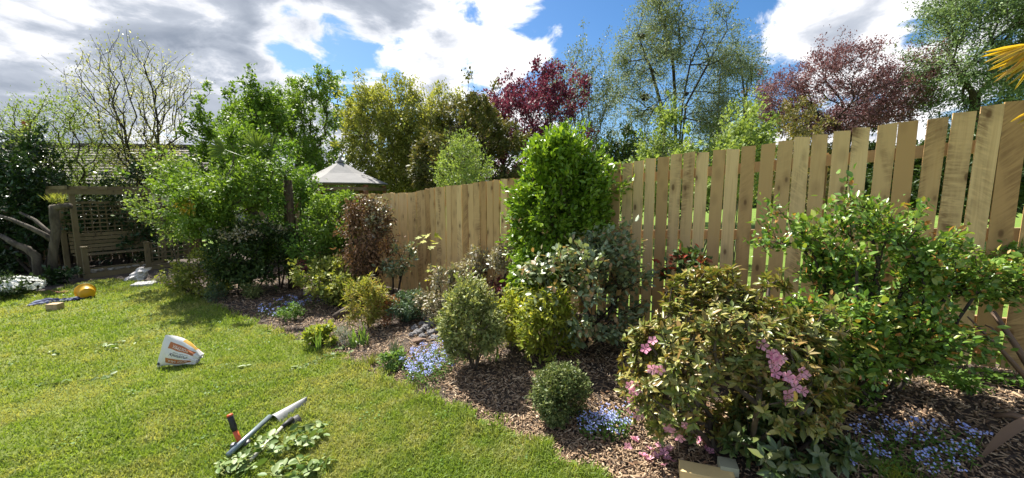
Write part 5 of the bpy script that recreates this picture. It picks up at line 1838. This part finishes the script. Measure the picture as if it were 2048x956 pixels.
def bag_text(body, s0, s1, tc, th, mat, shear=0.0, flip=True):
    cu = bpy.data.curves.new('lettering', 'FONT')
    cu.body = body
    cu.shear = shear
    tmp = bpy.data.objects.new('tmp_text', cu)
    COL.objects.link(tmp)
    bpy.context.view_layer.update()
    me = bpy.data.meshes.new_from_object(tmp.evaluated_get(bpy.context.evaluated_depsgraph_get()))
    bpy.data.objects.remove(tmp)
    co = np.array([v.co[:] for v in me.vertices])
    mn, mxx = co.min(0), co.max(0)
    q = (co - mn) / np.maximum(mxx - mn, 1e-6)
    if flip:                       # the sack lies upside down
        q[:, 0] = 1 - q[:, 0]
        q[:, 1] = 1 - q[:, 1]
    for v, (a, b, _c) in zip(me.vertices, q):
        p = bag_pt(s0 + (s1 - s0) * a, tc + th * (b - .5), 1)
        v.co = Vector(p) + Vector((0, -.0035, .0015))
    link('lettering', me, mat, root)


bag_text('POSTMIX', .34, .74, .74, .10, INK_W)
bag_text('Postmix', .30, .78, .45, .13, INK, .25)
bag_text('just add water', .38, .80, .565, .05, INK, .2)
bag_text('POST MIX', .30, .80, .235, .09, INK_W)
MB().box(Vector(bag_pt(.05, .12, 1)) + Vector((0, -.004, 0)), (.02, .002, .028)).build('printed_mark', INK, root)

# ------------------------------------------------------------------ tools: post hole digger and club hammer
STEEL = plain('worn_steel', (.22, .225, .22), .6, .2, .3, 30)
TUBE = plain('tool_tube', (.20, .25, .27), .35, .4, .2, 40)
RUBBER = plain('black_rubber', (.018, .018, .018), .6)
ORANGE = plain('hammer_orange', (.55, .09, .025), .45)
IRON = plain('hammer_iron', (.09, .09, .095), .5, .5)
PALEPOLE = plain('pale_pole', (.42, .40, .34), .5, .1, .2, 30)
A_, B_ = gp(548, 846), gp(614, 808)
db = A_.copy()
root = empty('post_hole_digger', db, 'long-handled post hole digger lying on the lawn, its grey blades outwards', 'tool')


def scoop(a, b, w0, w1, bow, lift):
    """a curved tapering blade from a to b"""
    d_ = norm(b - a)
    sd = norm(np.cross(d_, [0, 0, 1]))
    vs, fs = [], []
    kx, ky = 8, 10
    for i in range(ky + 1):
        t = i / ky
        c = a + (b - a) * t
        wd = (w0 + (w1 - w0) * t) * (1 if t < .85 else math.sqrt(max(.05, 1 - ((t - .85) / .15) ** 2)))
        for j in range(kx + 1):
            s = j / kx * 2 - 1
            vs.append(c + sd * s * wd + np.array([0, 0, lift + bow * (1 - s * s)]))
    o = len(vs)
    vs += [v - np.array([0, 0, .004]) for v in vs]
    for i in range(ky):
        for j in range(kx):
            q = i * (kx + 1) + j
            f = (q, q + 1, q + kx + 2, q + kx + 1)
            fs += [f, tuple(o + x for x in f[::-1])]
    return MB().add(vs, fs)


scoop(A_ - db, B_ - db, .075, .035, .05, .01).build('blade', STEEL, root, smooth_shade=True)
h0, h1 = A_ - db + [-.02, -.01, .055], gp(458, 928) - db + [0, 0, .06]
hd = MB().tube([h0, (h0 + h1) / 2, h1], [.017, .017, .017], 12).build('handle', TUBE, root, smooth_shade=True)
C_, D_ = gp(585, 852), gp(500, 935)
MB().tube([C_ - db + [0, 0, .05], gp(565, 868) - db + [0, 0, .05]], [.02, .015], 12).build('socket', RUBBER, root, smooth_shade=True)
MB().tube([gp(566, 867) - db + [0, 0, .05], D_ - db + [0, 0, .04]], [.011, .011], 12).build('handle', PALEPOLE, root, smooth_shade=True)
scoop(gp(578, 856) - db, gp(598, 843) - db, .045, .05, .035, .02).build('blade', RUBBER, root, smooth_shade=True)

hp = gp(482, 900)
root = empty('club_hammer', hp, 'club hammer with orange and black handle standing head-down beside the digger', 'hammer')
top_ = at(460, 832, hp[1] + .03) - hp
mid_ = at(470, 862, hp[1] + .02) - hp
low_ = at(481, 886, hp[1]) - hp
MB().tube([low_, (low_ + mid_) / 2, mid_], [.014, .0155, .015], 12).build('shaft', ORANGE, root, smooth_shade=True)
MB().tube([mid_ * .98 + top_ * .02, mid_ * .7 + top_ * .3, mid_ * .4 + top_ * .6, top_], [.016, .019, .017, .019], 12).build('grip', RUBBER, root, smooth_shade=True)
MB().tube([top_, top_ + norm(top_ - mid_) * .012], [.0195, .015], 12).build('grip_end', ORANGE, root, smooth_shade=True)
MB().tube([low_ + [-.05, -.02, -.012], low_ + [-.042, -.017, -.012], low_ + [.042, .017, -.012], low_ + [.05, .02, -.012]], [.018, .024, .024, .018], 8).build('head', IRON, root)

# ------------------------------------------------------------------ bucket, cloth and offcuts
YELLOW, n_ = new_mat('yellow_plastic')
b_ = n_.new('ShaderNodeBsdfPrincipled')
bc_ = n_.new('ShaderNodeTexCoord').outputs['Object']
yc_ = n_.mix(n_.noise(bc_, 9, 4, .6), (.72, .43, .015), (.80, .50, .02))
n_.put(b_.inputs['Base Color'], yc_)
b_.inputs['Roughness'].default_value = .4
t_ = n_.new('ShaderNodeBsdfTranslucent')
n_.put(t_.inputs[0], yc_)
x_ = n_.new('ShaderNodeMixShader')
x_.inputs[0].default_value = .35
n_.put(x_.inputs[1], b_.outputs[0])
n_.put(x_.inputs[2], t_.outputs[0])
finish(n_, x_.outputs[0])
bk = gp(172, 597)
sc_ = bk[1] / F * 29 / .30
root = empty('bucket', bk + [0, 0, .0], 'yellow plastic bucket tipped on its side on the lawn', 'bucket')
m = MB()
m.lathe([(0, 0), (.115, 0), (.12, .01), (.15, .30), (.162, .30), (.162, .325), (.148, .325), (.117, .015), (0, .012)], 32)
body = m.build('body', YELLOW, root, smooth_shade=True)
axis_ = Vector((-.80, .60, .03)).normalized()
qrot = axis_.to_track_quat('Z', 'Y')
body.rotation_euler = qrot.to_euler()
body.scale = (sc_, sc_, sc_)
body.location = Vector((.10, -.06, .125)) * sc_ - axis_ * 0.04
arc = [Vector((.16 * math.cos(a), .05 + .13 * math.sin(a) * 1.0, .31 + .02 * math.sin(a))) for a in np.linspace(0, math.pi, 11)]
hnd = MB().tube(arc, .004, 6).build('handle', IRON, body, smooth_shade=True)

CLOTH, n_ = new_mat('striped_cloth')
uv_ = n_.new('ShaderNodeAttribute', attribute_name='st').outputs['Vector']
s_, t_, _z = n_.sep(uv_)
str_ = n_.math('GREATER_THAN', n_.math('FRACT', n_.math('ADD', n_.math('MULTIPLY', t_, 3.0), n_.math('MULTIPLY', n_.noise(uv_, 3, 2), .25))), .72)
b_ = n_.new('ShaderNodeBsdfPrincipled')
n_.put(b_.inputs['Base Color'], n_.mix(str_, (.006, .010, .042), (.17, .19, .26)))
b_.inputs['Roughness'].default_value = .9
b_.inputs['Specular IOR Level'].default_value = .08
finish(n_, b_.outputs[0])
c0, c1 = gp(62, 612), gp(186, 597)
rng = np.random.default_rng(14)
vs, fs, st = [], [], []
from mathutils import noise as mnoise
nu, nv = 60, 16
dirc = norm(c1 - c0)
sid = np.array([-dirc[1], dirc[0], 0])
for i in range(nu + 1):
    for j in range(nv + 1):
        s, t = i / nu, j / nv - .5
        wd = .30 * (1.15 - .5 * s) * (1 + .2 * math.sin(s * 9))
        p = c0 + (c1 - c0) * s + sid * (t * wd + .05 * math.sin(s * 7))
        z = float(ground(p[0], p[1])) + .025 + .045 * abs(mnoise.noise(Vector((s * 9, t * 5, 1)))) + .035 * abs(math.sin(t * 9 + s * 5)) * (1 - abs(t) * 1.6)
        vs.append(np.array([p[0], p[1], z]) - c0)
        st.append((s, t + .5, 0))
for i in range(nu):
    for j in range(nv):
        q = i * (nv + 1) + j
        fs.append((q, q + nv + 1, q + nv + 2, q + 1))
m = MB().add(vs, fs)
me = m.mesh('cloth', True)
me.attributes.new('st', 'FLOAT_VECTOR', 'POINT').data.foreach_set('vector', np.array(st, dtype=np.float32).ravel())
tag(link('cloth', me, CLOTH, loc=c0), 'crumpled navy and white striped cloth on the grass beside the bucket', 'cloth')

PINE = wood_mat('fresh_offcut', (.66, .50, .24), (.58, .42, .18), (.40, .26, .10), knots=.3, stain=.1)
PINE_G = wood_mat('green_offcut', (.36, .36, .26), (.30, .30, .22), (.18, .17, .12), knots=.3, stain=.2)


def offcut(name, label, px, size, rz, mat, loc=None, group=None):
    p = gp(*px) if loc is None else np.asarray(loc)
    m = MB().box((0, 0, size[2] / 2), size)
    o = m.build(name, mat, loc=p + [0, 0, .012])
    o.rotation_euler = (0, 0, rz)
    mod = o.modifiers.new('bevel', 'BEVEL')
    mod.width = .003
    mod.segments = 2
    return tag(o, label, 'offcut')


offcut('timber_offcut', 'small square timber offcut on the grass in front of the striped cloth', (111, 621), (.15, .12, .10), .15, RAIL_WOOD)
offcut('timber_offcut', 'fresh yellow sawn timber offcut on the mulch below the rhododendron', (1412, 962), (.27, .10, .05), -.33, PINE)
offcut('timber_offcut', 'grey green square timber offcut behind the fresh yellow one', (1455, 946), (.09, .09, .05), -.3, PINE_G)

GREYB = plain('grey_slab', (.52, .51, .47), .8, var=.12)
p = gp(290, 571)
o = MB().box((0, 0, .02), (.34, .26, .035)).build('paving_slab', GREYB, loc=p + [0, 0, .02])
o.rotation_euler = (.05, 0, .35)
tag(o, 'pale grey square slab lying on the lawn near the arbour', 'slab')
WHITEBAG = plain('white_plastic', (.50, .47, .46), .45, var=.35, scale=9)
p = gp(268, 562)
rt = empty('plastic_sack', p, 'crumpled white and grey plastic sack leaning by the arbour deck', 'sack')
vs, fs = [], []
for i in range(19):
    for j in range(15):
        s, t = i / 18 - .5, j / 14
        yy = .1 * math.sin(s * 6 + t * 3) * .4 + .12 * mnoise.noise(Vector((s * 5, t * 5, 3))) + t * .16 - .07 * math.cos(s * 3.14)
        vs.append((s * .36 * (1 - .25 * t) + .11 * t, yy, t * .25 + .012))
o2 = len(vs)
vs += [(a, b + .05 + .02 * math.sin(c * 20), c) for a, b, c in vs]
for i in range(18):
    for j in range(14):
        q = i * 15 + j
        fs += [(q, q + 15, q + 16, q + 1), (o2 + q, o2 + q + 1, o2 + q + 16, o2 + q + 15)]
MB().add(vs, fs).build('film', WHITEBAG, rt, smooth_shade=True)
p = gp(116, 589)
rt = empty('dry_frond', p, 'dry orange brown leaf on the grass left of the bucket', 'leaf')
rng = np.random.default_rng(2)
leaf_objects(T_BLADE, L_RUST, rt, rng.normal(0, .03, (9, 3)) * [1, 1, 0] + [0, 0, .03], rng.normal(size=(9, 3)) * [1, .4, .15] + [.6, 0, .1], np.array([0, 0, 1]) + rng.normal(0, .3, (9, 3)), rng.uniform(.15, .26, 9), np.full(9, .04))

# ------------------------------------------------------------------ clippings on the lawn


def cut_branch(px, ang, length, n, label, seed, lift=.03, leaf=.06, group='cut leafy branches on the lawn', mat=None):
    rng = np.random.default_rng(seed)
    b = gp(*px)
    root = empty('cut_branch', b, label, 'branch', group)
    d_ = np.array([math.cos(ang), math.sin(ang), 0])
    pts = []
    for i in range(6):
        q = d_ * length * i / 5 + rng.normal(0, length * .03, 3) * [1, 1, 0]
        z = float(ground(b[0] + q[0], b[1] + q[1])) - b[2] + lift + rng.uniform(0, lift * .6)
        pts.append(np.array([q[0], q[1], z]))
    MB().tube(pts, np.linspace(.005, .002, 6), 6).build('stem', L_GOLD, root, smooth_shade=True)
    t = rng.uniform(.15, 1.05, n)
    P = np.array(pts)
    pos = np.stack([np.interp(t * 5, np.arange(6), P[:, i]) for i in range(3)], 1) + rng.normal(0, leaf * .25, (n, 3)) * [1, 1, .6]
    pos[:, 2] = np.maximum(pos[:, 2], .03)
    ax = d_ * .5 + rng.normal(size=(n, 3)) * [1, 1, .35]
    up = rng.normal(size=(n, 3)) * .6 + [0, 0, 1]
    ll = leaf * rng.uniform(.65, 1.25, n)
    leaf_objects(T_LONG, mat or L_CUT, root, pos, ax, up, ll, ll * rng.uniform(.5, .65, n))


rng0 = random.Random(21)
for i, (px_, py_) in enumerate(((440, 950), (470, 935), (500, 925), (530, 925), (560, 905), (585, 890), (600, 915), (570, 935), (540, 950), (505, 955), (475, 962), (595, 945), (555, 962), (450, 972), (590, 872), (525, 978), (580, 975))):
    cut_branch((px_, py_), rng0.uniform(-.6, 2.4), rng0.uniform(.14, .24), 17, 'freshly cut leafy twig in the heap covering the digger handles', 300 + i, .035 + .01 * (i % 4), .055, 'cut twigs heaped over the digger handles')
CLIPS = (('cut leafy clipping on the open grass left of the cement bag', ((162, 694, .45, 16), (205, 690, .4, 14), (190, 702, .35, 12), (85, 708, .25, 7))),
         ('wilted clipping in the shrub shadow between the cement bag and the grey slab', ((250, 640, .3, 9), (330, 648, .35, 9), (272, 645, .25, 6))),
         ('leafy clipping lying on the grass beneath the white-flowered azalea', ((20, 612, .35, 18), (60, 606, .35, 16), (90, 598, .3, 10), (10, 600, .35, 16))),
         ('few limp leaves on the open lawn, far from bag and bucket', ((150, 768, .25, 8), (65, 775, .3, 8))),
         ('tiny leaf scrap on the grass between cement bag and hammer', ((455, 741, .12, 4),)))
for g_, (lab, spots) in enumerate(CLIPS):
    for i, (px_, py_, ln, n) in enumerate(spots):
        cut_branch((px_, py_), rng0.uniform(-.3, .5), ln, n, lab, 400 + g_ * 10 + i, .02, .06, 'clippings scattered on the lawn')
for i, (px_, py_, ln, n) in enumerate(((540, 752, .3, 14), (575, 745, .3, 14), (605, 735, .3, 14), (635, 722, .28, 14), (660, 706, .25, 12), (690, 700, .22, 12))):
    cut_branch((px_, py_), .5 + .2 * (i % 3), ln, n, 'trail of wilting clippings along the lawn edge below the lime clump', 430 + i, .02, .055, 'clippings along the lawn edge')

# ------------------------------------------------------------------ litter in the bed, weeds in the lawn


def litter():
    rng = np.random.default_rng(77)
    r = np.exp(rng.uniform(np.log(1.7), np.log(9), 2600))
    a = np.radians(rng.uniform(-48, 66, 2600))
    x, y = r * np.sin(a), r * np.cos(a)
    k = (~in_poly(x, y, LAWN_POLY)) & (fence_uv(x, y)[1] > 0.05) & (y > 1.0)
    x, y = x[k], y[k]
    n = len(x)
    pos = np.stack([x, y, ground(x, y) + .022], 1)
    ln = rng.uniform(.015, .045, n)
    return leaf_mesh('leaf_litter', T_LONG, pos, rng.normal(size=(n, 3)) * [1, 1, .25], rng.normal(size=(n, 3)) * .5 + [0, 0, 1], ln, ln * rng.uniform(.3, .6, n), rng.random(n))


tag(link('leaf_litter', litter(), L_BROWN), 'dry brown fallen leaves strewn over the bark mulch', 'leaf litter', kind='stuff')


def weeds():
    rng = np.random.default_rng(78)
    c = rng.uniform([-7, 1.8], [1.2, 7.5], (150, 2))
    xy = (c[:, None, :] + rng.normal(0, .07, (150, 26, 2))).reshape(-1, 2)
    xy = xy[in_poly(xy[:, 0], xy[:, 1], LAWN_POLY)]
    n = len(xy)
    pos = np.stack([xy[:, 0], xy[:, 1], ground(xy[:, 0], xy[:, 1]) + rng.uniform(.025, .045, n)], 1)
    ln = rng.uniform(.012, .026, n)
    return leaf_mesh('weeds', T_OVAL, pos, rng.normal(size=(n, 3)) * [1, 1, .3], rng.normal(size=(n, 3)) * .4 + [0, 0, 1], ln, ln * .8, rng.random(n))


tag(link('lawn_weeds', weeds(), L_MID), 'small round clover leaves growing in patches through the lawn', 'clover', kind='stuff')
